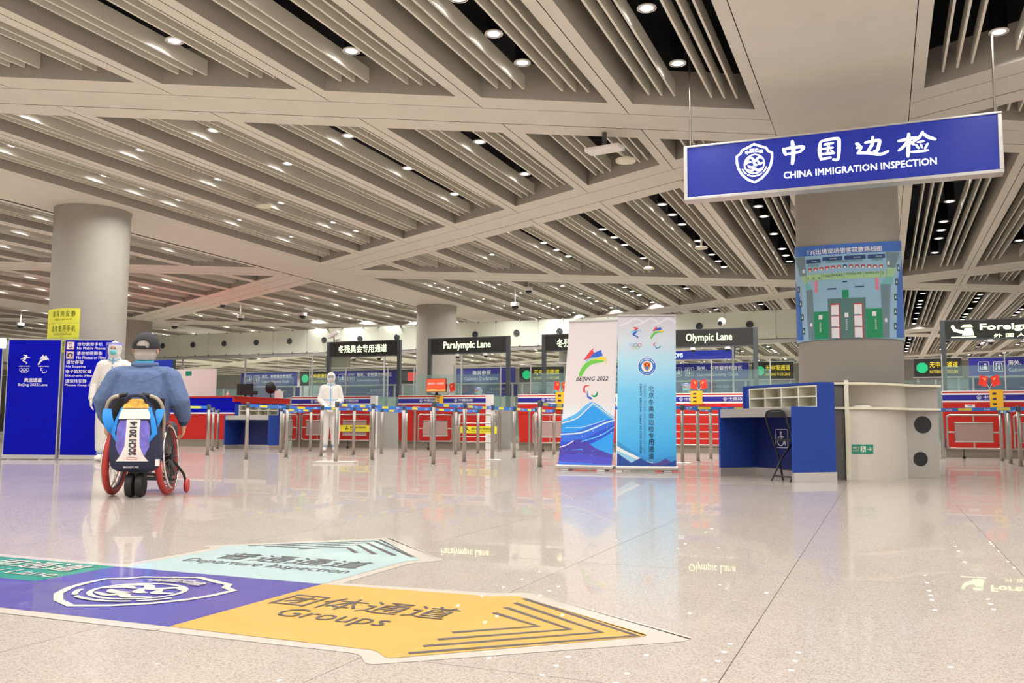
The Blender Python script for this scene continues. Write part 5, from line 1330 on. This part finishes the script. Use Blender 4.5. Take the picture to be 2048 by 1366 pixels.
# ---- wheelchair (local: x right, y the way it faces)
WX, WY, WR = -5.58, 5.67, radians(30)
wc = thing('wheelchair', 'sports wheelchair with thick red tyres and tan push bars under the man in denim', 'wheelchair', (WX, WY, 0), WR)
def wheel(s):
    T = Matrix.Translation((s * .19, 0, .306)) @ Matrix.Rotation(radians(-4.5 * s), 4, 'Y')
    w = link('wheel', None, wc); w.empty_display_size = .1
    def tor(Rr, r, off, n=48, k=12): 
        mb = MB(); mb.tube([T @ Vector((off, Rr * cos(2 * pi * i / n), Rr * sin(2 * pi * i / n))) for i in range(n)], r, k, closed=True); return mb
    tor(.280, .026, 0).build('tyre', M['tyre'], w); tor(.254, .011, 0).build('rim', M['darkmetal'], w); tor(.250, .009, s * .040).build('hand_rim', M['chrome'], w)
    MB().cyl(T @ Vector((-.035, 0, 0)), T @ Vector((.045, 0, 0)), .026, n=16).cyl(T @ Vector((s * .036, 0, 0)), T @ Vector((s * .045, 0, 0)), .018, n=12).build('hub', M['black'], w)
    mb = MB()
    for i in range(20):
        a = 2 * pi * i / 20; b = a + (.5 if i % 2 else -.5)
        mb.tube([T @ Vector(((-.03 if i % 4 < 2 else .03), .024 * cos(b), .024 * sin(b))), T @ Vector((0, .25 * cos(a), .25 * sin(a)))], .0018, 5)
    for i in range(6):
        a = 2 * pi * i / 6; mb.tube([T @ Vector((0, .25 * cos(a), .25 * sin(a))), T @ Vector((s * .040, .25 * cos(a), .25 * sin(a)))], .005, 6)
    tag(mb.build('spokes', M['steel'], w), kind='stuff')
wheel(-1); wheel(1)
mb = MB().cyl((-.2, 0, .306), (.2, 0, .306), .018, n=12)
for s in (-1, 1): mb.tube([(s * .17, -.15, .30), (s * .17, .3, .38), (s * .15, .44, .36), (s * .12, .50, .14)], .014, 10)
mb.tube([(-.12, .50, .14), (.12, .50, .14)], .014, 10); mb.build('frame', M['black'], wc)
mb = MB().tube([(-.1, .12, .16), (.24, .12, .16)], .012, 8).tube([(-.1, .12, .12), (.24, .12, .12)], .01, 8).tube([(.08, .12, .12), (.08, .12, .16)], .01, 8).tube([(.24, .12, .16), (.20, .1, .3)], .012, 8).tube([(-.1, .12, .16), (-.12, .1, .3)], .012, 8); mb.build('lower_bar', M['darkmetal'], wc)
MB().box(-.19, .19, -.16, .26, .385, .42).build('seat', M['black'], wc, bev=.012)
mb = MB(); vs = []
for i in range(13):
    x = -.2 + .4 * i / 12; y = -.20 - .0 + .05 * (x / .2) ** 2
    for z, dy in ((.40, .0), (.60, -.01), (.775, -.015)): vs += [(x, y + dy, z), (x, y + dy - .025, z)]
fs = []
for i in range(12):
    a = 6 * i; b = a + 6
    for k in (0, 2): fs += [(a + k, a + k + 2, b + k + 2, b + k), (a + k + 1, b + k + 1, b + k + 3, a + k + 3)]
    fs += [(a + 4, a + 5, b + 5, b + 4)]
mb.add(vs, fs, 0, True); mb.build('backrest', M['black'], wc)
for s in (-1, 1):
    mb = MB(); mb.tube(bez([(s * .205, -.19, .45), (s * .215, -.235, .62), (s * .205, -.27, .72), (s * .165, -.285, .775), (s * .105, -.28, .795)], 6), .014, 10); mb.build('push_bar', M['tan'], wc)
    MB().tube([(s * .115, -.281, .793), (s * .055, -.275, .803)], .019, 12).build('grip', M['black'], wc)
    mb = MB(); P = bez([(s * .2, -.28, .69), (s * .185, -.32, .62), (s * .155, -.33, .54), (s * .135, -.31, .50)], 6)
    n = len(P); vs = []
    for i, p in enumerate(P): k = .028 + .012 * sin(pi * i / (n - 1)); vs += [(p[0] - k, p[1], p[2]), (p[0] + k, p[1], p[2]), (p[0] - k, p[1] + .008, p[2]), (p[0] + k, p[1] + .008, p[2])]
    fs = []
    for i in range(n - 1): a = 4 * i; fs += [(a, a + 1, a + 5, a + 4), (a + 2, a + 6, a + 7, a + 3), (a, a + 4, a + 6, a + 2), (a + 1, a + 3, a + 7, a + 5)]
    fs += [(4 * n - 4, 4 * n - 3, 4 * n - 1, 4 * n - 2)]
    mb.add(vs, fs, 0, True); mb.build('blue_strap', M['bagblue'], wc)
    MB().prism([(-.13, .33), (.14, .33), (.12, .44), (-.02, .56), (-.13, .5)], -.004, .004, Fr((s * .195, 0, 0), (0, 1, 0), (0, 0, 1))).build('side_guard', M['black'], wc)
mb = MB()
for x in (-.005, .07): mb.lathe([(.0, -.034), (.05, -.036), (.088, -.026), (.096, 0), (.088, .026), (.05, .036), (0, .034)], 24, T=Matrix.Translation((x, -.26, .097)) @ Matrix.Rotation(pi / 2, 4, 'Y'))
mb.build('tip_wheels', M['rubber'], wc)
MB().box(-.03, .095, -.275, -.235, .10, .29).tube([(.03, -.25, .28), (.03, 0, .3)], .016, 10).build('tip_fork', M['black'], wc, bev=.008)
mb = MB(); T = Matrix.Translation((.305, .26, .06)) @ Matrix.Rotation(pi / 2, 4, 'Y'); mb.lathe([(.0, -.014), (.05, -.016), (.06, 0), (.05, .016), (0, .014)], 20, T=T); mb.build('small_caster', M['tyre'], wc)
MB().tube([(.305, .26, .06), (.285, .22, .16), (.18, .2, .3)], .011, 8).build('caster_fork', M['black'], wc)
mb = MB()
for s in (-1, 1): mb.lathe([(.0, -.014), (.05, -.016), (.06, 0), (.05, .016), (0, .014)], 20, T=Matrix.Translation((s * .15, .42, .06)) @ Matrix.Rotation(pi / 2, 4, 'Y')).tube([(s * .15, .42, .06), (s * .16, .38, .34)], .012, 8)
mb.build('front_casters', M['black'], wc)
MB().box(-.13, .13, .48, .66, .10, .115).build('footplate', M['black'], wc)

# ---- backpack hung on the chair's back
bk = thing('backpack', 'navy, blue and white backpack lettered SOCHI 2014 hanging on the wheelchair back', 'backpack', (WX, WY, 0), WR)
sec = [(.205, .13, .05), (.215, .165, .085), (.26, .185, .11), (.36, .195, .125), (.50, .185, .125), (.60, .160, .115), (.69, .125, .095), (.75, .085, .07), (.775, .04, .04)]
def sval(z):
    for (z0, a0, b0), (z1, a1, b1) in zip(sec, sec[1:]):
        if z0 <= z <= z1: t = (z - z0) / (z1 - z0); return a0 + (a1 - a0) * t, b0 + (b1 - b0) * t
    return sec[-1][1:] if z > sec[-1][0] else sec[0][1:]
BX, BY = .03, -.27
mb = MB(); n = 28
zs = [.205 + (.775 - .205) * i / 26 for i in range(27)]
for z in zs:
    a, b = sval(z)
    for j in range(n):
        t = 2 * pi * j / n; c_, s_ = cos(t), sin(t); mb.v.append((BX + a * math.copysign(abs(c_) ** .6, c_), BY + (b if s_ < 0 else .045) * math.copysign(abs(s_) ** .6, s_), z))
for i in range(26):
    for j in range(n): mb.f.append([i * n + j, i * n + (j + 1) % n, (i + 1) * n + (j + 1) % n, (i + 1) * n + j]); mb.m.append(0); mb.sm.append(True)
mb.f.append(list(range(n - 1, -1, -1))); mb.m.append(0); mb.sm.append(False); mb.f.append([26 * n + j for j in range(n)]); mb.m.append(0); mb.sm.append(False)
mb.build('body', M['bag'], bk)
def surf(x, z, h=.002):
    a, b = sval(z); q = min(1, abs(x) / a); k = (1 - q ** 3.33) ** .3
    return Vector((BX + x, BY - b * max(k, .0) - h, z))
def patch(nm, zz, L_, Rr, m, h=.003):
    mb = MB(); k = 10; vs = []
    rows_ = []
    for i in range(len(zz) - 1):
        for t in range(6): rows_.append((zz[i] + (zz[i + 1] - zz[i]) * t / 6, L_[i] + (L_[i + 1] - L_[i]) * t / 6, Rr[i] + (Rr[i + 1] - Rr[i]) * t / 6))
    rows_.append((zz[-1], L_[-1], Rr[-1]))
    for z, l, r in rows_: vs += [surf(l + (r - l) * j / k, z, h) for j in range(k + 1)]
    mb.add(vs, [(i * (k + 1) + j, i * (k + 1) + j + 1, (i + 1) * (k + 1) + j + 1, (i + 1) * (k + 1) + j) for i in range(len(rows_) - 1) for j in range(k)], 0, True)
    return mb.build(nm, m, bk)
for s in (-1, 1):
    q = lambda a, b: ([-x for x in b], [-x for x in a]) if s < 0 else (a, b)
    l, r = q([.10, .135, .12, .095], [.115, .172, .15, .112]); patch('blue_side_panel', [.42, .50, .60, .70], l, r, M['bagblue'], .004)
    l, r = q([.075, .04, .04, .05], [.09, .125, .122, .10]); patch('purple_pocket', [.32, .40, .55, .60], l, r, M['bagpurple'], .005)
wp = patch('white_flap', [.285, .33, .40, .52, .605], [-.12, -.085, -.056, -.05, -.05], [.12, .085, .056, .05, .05], M['bagwhite'], .008)
patch('white_top_band', [.61, .64, .69], [-.115, -.115, -.095], [.115, .115, .095], M['bagwhite'], .007)
patch('gold_top', [.695, .72, .75, .768], [-.10, -.09, -.07, -.035], [.10, .09, .07, .035], M['baggold'], .006)
class BS:
    def __call__(s, a, b, h=0): return surf(a, b, .010 + h)
class BSu:
    def __call__(s, a, b, h=0): return surf(-b, a, .010 + h)
mb = MB(); put_text(mb, 'SOCHI', BSu(), .335, .455, -.028, .022, h=0, bold=.06); put_text(mb, '2014', BSu(), .47, .59, -.028, .022, h=0, bold=.06); mb.build('lettering', M['txt_grey'], bk)
mb = MB(); put_text(mb, 'SOCHI', BSu(), .335, .455, -.031, -.012, h=-.0012, bold=.06); mb.stroke(circ(0, .307, .02, 16) and [(.04 * cos(t * .4), .308 + .01 * sin(t * .4)) for t in range(16)], .003, BS(), 0, closed=True); mb.build('red_mark', M['txt_red'], bk)
lettering(bk, 'BROADCAST', BS(), -.065, .05, .232, .248, M['txt_white'], bold=.03, h=-.004)
mb = MB(); mb.tube(bez([(BX - .075, BY - .06, .735), (BX - .06, BY - .085, .78), (BX, BY - .09, .795), (BX + .06, BY - .085, .78), (BX + .075, BY - .06, .735)], 6), .014, 10); mb.build('carry_handle', M['bag'], bk)
MB().box(BX + .165, BX + .195, BY - .09, BY - .075, .25, .30).build('white_tag', M['bagwhite'], bk)

# ---- the man in the wheelchair
mn = thing('person', 'man seen from behind in a blue denim jacket and black cap, sitting in the wheelchair', 'person', (WX - .005, WY - .002, 0), WR)
P = []
J, K, T_, C_, B_ = 0, 1, 2, 3, 4            # jacket, skin, trousers, cuff, shoes
P += [((-.08, .02, .52), (.13, .14, .11), (.08, .02, .52), (.13, .14, .11), T_),
      ((0, -.03, .60), (.215, .155, .12), (0, -.05, .78), (.24, .165, .1), J), ((0, -.05, .78), (.24, .165, .1), (0, -.03, .955), (.225, .14, .08), J),
      ((-.175, -.02, .965), (.095, .10, .08), (.175, -.02, .965), (.095, .10, .08), J), ((0, -.02, .99), (.15, .085, .06), (0, -.005, 1.065), (.07, .07, .04), J),
      ((0, .0, 1.06), .064, (0, .012, 1.13), .062, K), ((0, .015, 1.205), (.083, .10, .095), (0, .035, 1.145), (.068, .08, .07), K),
      ((0, .125, 1.17), .013, (0, .108, 1.205), .009, K)]
for s in (-1, 1):
    P += [((s * .205, -.02, .95), (.092, .098, .08), (s * .292, -.05, .765), (.085, .088, .08), J), ((s * .292, -.05, .765), (.085, .085, .08), (s * .31, .05, .64), (.06, .062, .055), J),
          ((s * .31, .05, .64), (.05, .052, .05), (s * .304, .075, .60), .045, C_), ((s * .092, .0, 1.165), (.012, .02, .03), (s * .094, -.004, 1.185), (.012, .022, .02), K),
          ((s * .1, .05, .51), .092, (s * .12, .42, .53), .07, T_), ((s * .12, .42, .53), .068, (s * .105, .52, .2), .05, T_), ((s * .105, .50, .16), (.042, .05, .04), (s * .11, .64, .145), (.042, .05, .028), B_)]
    hand(P, (s * .302, .085, .585), (s * -.02, .25, -.9), (s * 1, .1, 0), K, 1.02, .55, s)
bd_ = body('body', P, [M['jacket'], M['skin'], M['trouser'], M['jacket_d'], M['black']], .0075, mn)
hr = MB()                                    # hair: back and sides of the head
vs, fs = [], []
for i in range(9):
    z = 1.085 + .115 * i / 8
    for j in range(15):
        a = radians(-172 + 164 * j / 14); rx, ry = .081 + .012 * sin(pi * min(1, i / 7 * .8 + .2)), .095 + .014 * sin(pi * min(1, i / 7 * .8 + .2))
        k = .82 + .18 * min(1, i / 4)
        vs.append((rx * k * cos(a), .015 + ry * k * sin(a), z))
for i in range(8):
    for j in range(14): fs.append((i * 15 + j, i * 15 + j + 1, (i + 1) * 15 + j + 1, (i + 1) * 15 + j))
hr.add(vs, fs, 0, True); h_ = hr.build('hair', M['hair'], mn); sm = h_.modifiers.new('s', 'SOLIDIFY'); sm.thickness = .012
cp = MB(); vs, fs = [], []; nu, nv = 90, 30
CPC = Vector((0, .012, 1.205)); CR = Vector((.102, .12, .112))
T = Matrix.Rotation(radians(6), 4, 'X')
for i in range(nv + 1):
    ph = radians(-8 + 98 * i / nv)
    for j in range(nu):
        a = 2 * pi * j / nu; vs.append(CPC + T @ Vector((CR.x * cos(ph) * cos(a), CR.y * cos(ph) * sin(a), CR.z * sin(ph))))
for i in range(nv):
    for j in range(nu):
        am = (j + .5) / nu * 360; ph = -8 + 98 * (i + .5) / nv; da = (am - 270) / 34
        if abs(da) < 1 and 4 < ph < 4 + 28 * sqrt(1 - da * da): continue
        fs.append((i * nu + j, i * nu + (j + 1) % nu, (i + 1) * nu + (j + 1) % nu, (i + 1) * nu + j))
cp.add(vs, fs, 0, True); c_ = cp.build('cap', M['cap'], mn); sm = c_.modifiers.new('s', 'SOLIDIFY'); sm.thickness = .006; sm.offset = 1
br = MB(); vs = []
for i in range(13):
    a = radians(20 + 140 * i / 12)
    for k in (0, 1):
        rr = 1 + k * (.72 * sin(radians(180 * i / 12)))
        for h in (0, .006): vs.append((CR.x * cos(a) * (1 + (rr - 1) * .35), .012 + CR.y * sin(a) * rr, 1.205 - .004 + h - .02 * k * sin(a)))
fs = []
for i in range(12): a = 4 * i; fs += [(a, a + 4, a + 6, a + 2), (a + 1, a + 3, a + 7, a + 5), (a + 2, a + 6, a + 7, a + 3)]
br.add(vs, fs, 0, True); br.build('brim', M['cap'], c_); MB().ell((0, .0, 1.315), (.012, .012, .007), 10, 6).build('button', M['cap'], c_)
MB().box(.03, .052, -.119, -.105, 1.188, 1.206).build('buckle', M['steel'], c_)
mb = MB().ell((0, .012, 1.207), (.096, .113, .104), 24, 14); mb.build('crown_hair', M['hair'], mn)
for s in (-1, 1): mb = MB().ell((s * .032, .105, 1.195), (.011, .008, .008), 10, 6); mb.build('eye', M['txt_white'], mn)
mb = MB(); P2 = [(.075 * cos(radians(a)), .0 + .072 * sin(radians(a)), 1.075 + .012 * sin(radians(a))) for a in range(190, 352, 9)]
vs = []
for x, y, z in P2: vs += [(x, y, z), (x * 1.06, y * 1.06, z + .0), (x * .98, y * .98, z + .018), (x * 1.04, y * 1.04, z + .018)]
n = len(P2); fs = []
for i in range(n - 1): a = 4 * i; fs += [(a + 1, a + 5, a + 7, a + 3), (a, a + 2, a + 6, a + 4), (a + 2, a + 3, a + 7, a + 6), (a, a + 4, a + 5, a + 1)]
mb.add(vs, fs, 0, True); mb.build('lanyard', M['lanyard'], mn)
mb = MB(); mb.tube([(.088 * cos(radians(a)), .0 + .082 * sin(radians(a)), 1.058 + .01 * sin(radians(a))) for a in range(160, 384, 8)], .02, 10); mb.build('collar', M['jacket'], mn)
def bvh_of(o): 
    me = o.data; return BVHTree.FromPolygons([v.co.copy() for v in me.vertices], [tuple(p.vertices) for p in me.polygons])
def strip_on(o, pts, w, m, name, parent, frm=1, off=.002, axis='x'):
    """thin tape laid on a body by projecting along y; pts are (x, z)"""
    bv = bvh_of(o); P = bez(pts, 8); n = len(P); vs = []
    for i in range(n):
        a = P[max(0, i - 1)]; b = P[min(n - 1, i + 1)]; d = (b - a).normalized(); nn = Vector((-d.y, d.x)) * w / 2
        for q in (P[i] + nn, P[i], P[i] - nn):
            h = bv.ray_cast(Vector((q.x, frm * 1.0, q.y)), Vector((0, -frm, 0)))
            y = h[0].y if h[0] is not None else 0
            vs.append((q.x, y + frm * off, q.y))
    mb = MB(); mb.add(vs, [(3 * i + k, 3 * i + k + 1, 3 * i + k + 4, 3 * i + k + 3) for i in range(n - 1) for k in (0, 1)], 0, True)
    return mb.build(name, m, parent)
strip_on(bd_, [(-.19, .985), (-.1, .935), (0, .905), (.1, .935), (.19, .985)], .006, M['seam'], 'yoke_seam', mn, -1)
for s in (-1, 1): strip_on(bd_, [(s * .17, .96), (s * .175, .85), (s * .168, .72)], .005, M['seam'], 'armhole_seam', mn, -1)

# ---- white coverall figures (local: y is the way they face)
M['pale'] = pm(196, 200, 200)
def ppe(nm_label, loc, rot, arms, maskm, shield_visor, sit=False, goggles=False):
    t = thing('person', nm_label, 'person', loc, rot); P = []; Wt, Kn, Gl, Bt = 0, 1, 2, 3
    dz = 0
    if sit: dz = -.38
    z = lambda v: v + dz
    P += [((-.08, 0, z(.93)), (.115, .13, .12), (.08, 0, z(.93)), (.115, .13, .12), Wt), ((0, 0, z(.95)), (.19, .14, .12), (0, 0, z(1.2)), (.195, .13, .1), Wt), ((0, 0, z(1.2)), (.195, .13, .1), (0, -.01, z(1.38)), (.19, .115, .06), Wt),
          ((-.15, -.01, z(1.395)), .07, (.15, -.01, z(1.395)), .07, Wt), ((0, -.005, z(1.40)), (.12, .085, .05), (0, .0, z(1.52)), .075, Wt),
          ((0, -.005, z(1.635)), (.098, .112, .105), (0, .02, z(1.56)), (.088, .098, .09), Wt),
          ((0, .06, z(1.625)), (.052, .055, .06), (0, .062, z(1.57)), (.045, .05, .05), Kn), ((0, .118, z(1.585)), .012, (0, .112, z(1.61)), .008, Kn)]
    for s in (-1, 1):
        el, wr, hd, ho = arms(s)
        el, wr = Vector(el) + Vector((0, 0, dz)), Vector(wr) + Vector((0, 0, dz))
        P += [((s * .165, -.01, z(1.375)), .078, el, .066, Wt), (el, .064, wr, .047, Wt)]
        hand(P, wr + Vector(hd).normalized() * .005, hd, ho, Gl, 1.05, .35, s)
        if sit: P += [((s * .1, 0, z(.9)), .1, (s * .13, .4, z(.9)), .085, Wt), ((s * .13, .4, z(.9)), .08, (s * .13, .42, .12), .07, Wt), ((s * .13, .42, .06), (.055, .06, .05), (s * .13, .53, .05), (.055, .06, .04), Bt)]
        else: P += [((s * .095, 0, .90), (.122, .13, .11), (s * .112, .01, .5), (.108, .112, .09), Wt), ((s * .112, .01, .5), (.108, .112, .09), (s * .115, 0, .17), (.09, .1, .05), Wt), ((s * .11, 0, .17), (.068, .075, .05), (s * .115, 0, .07), (.062, .08, .05), Bt), ((s * .115, .0, .055), (.055, .08, .053), (s * .13, .13, .05), (.052, .07, .045), Bt)]
    b = body('body', P, [M['suit'], M['skin'], M['glove'], M['suit']], .009, t, 4)
    for s in (-1, 1): MB().ell((s * .026, .108, z(1.622)), (.011, .008, .007), 10, 6).build('eye', M['txt_black'], t)
    mk = MB(); mk.ell((0, .10, z(1.565)), (.048, .042, .042), 18, 10); mk.build('face_mask', M[maskm], t)
    strip_on(b, [(0, z(1.49)), (0, z(1.2)), (0, z(.98))], .022, M['tape'], 'seam_tape', t)
    if not sit: strip_on(b, [(-.16, z(1.13)), (0, z(1.12)), (.16, z(1.13))], .018, M['tape'], 'seam_tape', t)
    strip_on(b, [(-.085, z(1.475)), (-.03, z(1.45)), (.03, z(1.45)), (.085, z(1.475))], .018, M['tape'], 'collar_tape', t)
    if shield_visor:
        mb = MB(); vs = []; m_ = 12
        for i in range(m_ + 1):
            a = radians(15 + 150 * i / m_); vs += [(.115 * cos(a), .01 + .145 * sin(a), z(1.70)), (.112 * cos(a), .02 + .15 * sin(a), z(1.47))]
        mb.add(vs, [(2 * i, 2 * i + 1, 2 * i + 3, 2 * i + 2) for i in range(m_)], 0, True); v = mb.build('face_shield', M['visor'], t)
        mb = MB(); vs = []
        for i in range(m_ + 1):
            a = radians(2 + 176 * i / m_)
            for k in (1, 1.03): vs += [(.112 * k * cos(a), .01 + .138 * k * sin(a), z(1.675)), (.112 * k * cos(a), .01 + .138 * k * sin(a), z(1.708))]
        fs = []
        for i in range(m_): a = 4 * i; fs += [(a + 2, a + 6, a + 7, a + 3), (a, a + 1, a + 5, a + 4), (a + 1, a + 3, a + 7, a + 5), (a, a + 4, a + 6, a + 2)]
        mb.add(vs, fs, 0, True); mb.build('shield_band', pm(150, 150, 220), t)
    if goggles:
        mb = MB(); mb.prism(rrect(-.062, .062, z(1.60), z(1.655), .02), .0, .022, XZ((0, .125, 0))); mb.build('goggles', pm(150, 150, 150), t)
    if not sit:
        for s in (-1, 1):
            mb = MB(); mb.tube([(s * .115 + .07 * cos(a), .0 + .085 * sin(a), .12) for a in [2 * pi * i / 20 for i in range(20)]], .008, 6, closed=True); mb.build('boot_cover_band', M['tape'], t)
    return t, b
down = lambda s: ((s * .255, -.02, 1.12), (s * .27, .06, .90), (s * .02, .12, -1), (s, 0, .1))
clasp = lambda s: ((s * .225, .02, 1.13), (s * .08, .19, .95), (s * -.75, .45, -.45), (s * .3, .9, .2))
desk_arms = lambda s: ((s * .26, .05, 1.15), (s * .14, .30, 1.12), (s * -.1, 1, -.05), (0, 0, 1))
pl_, _ = ppe('person in white coverall, teal mask and face shield standing in front of the blue board', (-11.05, 10.58, 0), radians(-147), down, 'mask', True)
pl_.scale = (1.07, 1.07, 1.07)
t_, b_ = ppe('person in white coverall with blue seams standing with clasped hands behind the belts', (-11.18, 16.75, 0), radians(-147), clasp, 'pale', False, goggles=True)
for u, lb in ((-9.62, 'seated person in white hood behind the booth with the orange screen'), (-7.48, 'seated person in white hood and face shield beside the mountain banner'), (-4.25, 'seated person in white hood behind the booth under the Olympic Lane sign'), (-14.55, 'seated person in white hood behind the booth next to the standing guard')):
    if u == -9.62: seat0, _ = ppe(lb, (u, 21.12, .22), radians(180), desk_arms, 'mask', True, sit=True)
    else: dup(seat0, (u, 21.12 if u > -9 else 21.3, .26 if u > -9 else .16), label=lb)
for u, z_, lb in ((-9.62, .22, 'grey swivel stool under the hooded person behind the orange screen'), (-7.48, .26, 'grey swivel stool under the hooded person beside the mountain banner'), (-4.25, .26, 'grey swivel stool under the hooded person below the Olympic Lane sign'), (-14.55, .16, 'grey swivel stool under the hooded person next to the standing guard')):
    simple('swivel_stool', lb, 'stool', [('cushion', MB().lathe([(0, .40), (.19, .40), (.2, .42), (.19, .455), (0, .46)], 20), M['darkmetal'], 0), ('column', MB().cyl((0, 0, .03 - 0), (0, 0, .40), .03, n=12), M['steel'], 0), ('base', MB().lathe([(0, 0), (.25, 0), (.24, .03), (.05, .05), (0, .05)], 20), M['steel'], 0)], (u, 21.12 if u > -14 and u > -10 else 21.3, z_ - .22 if False else 0), group=None)
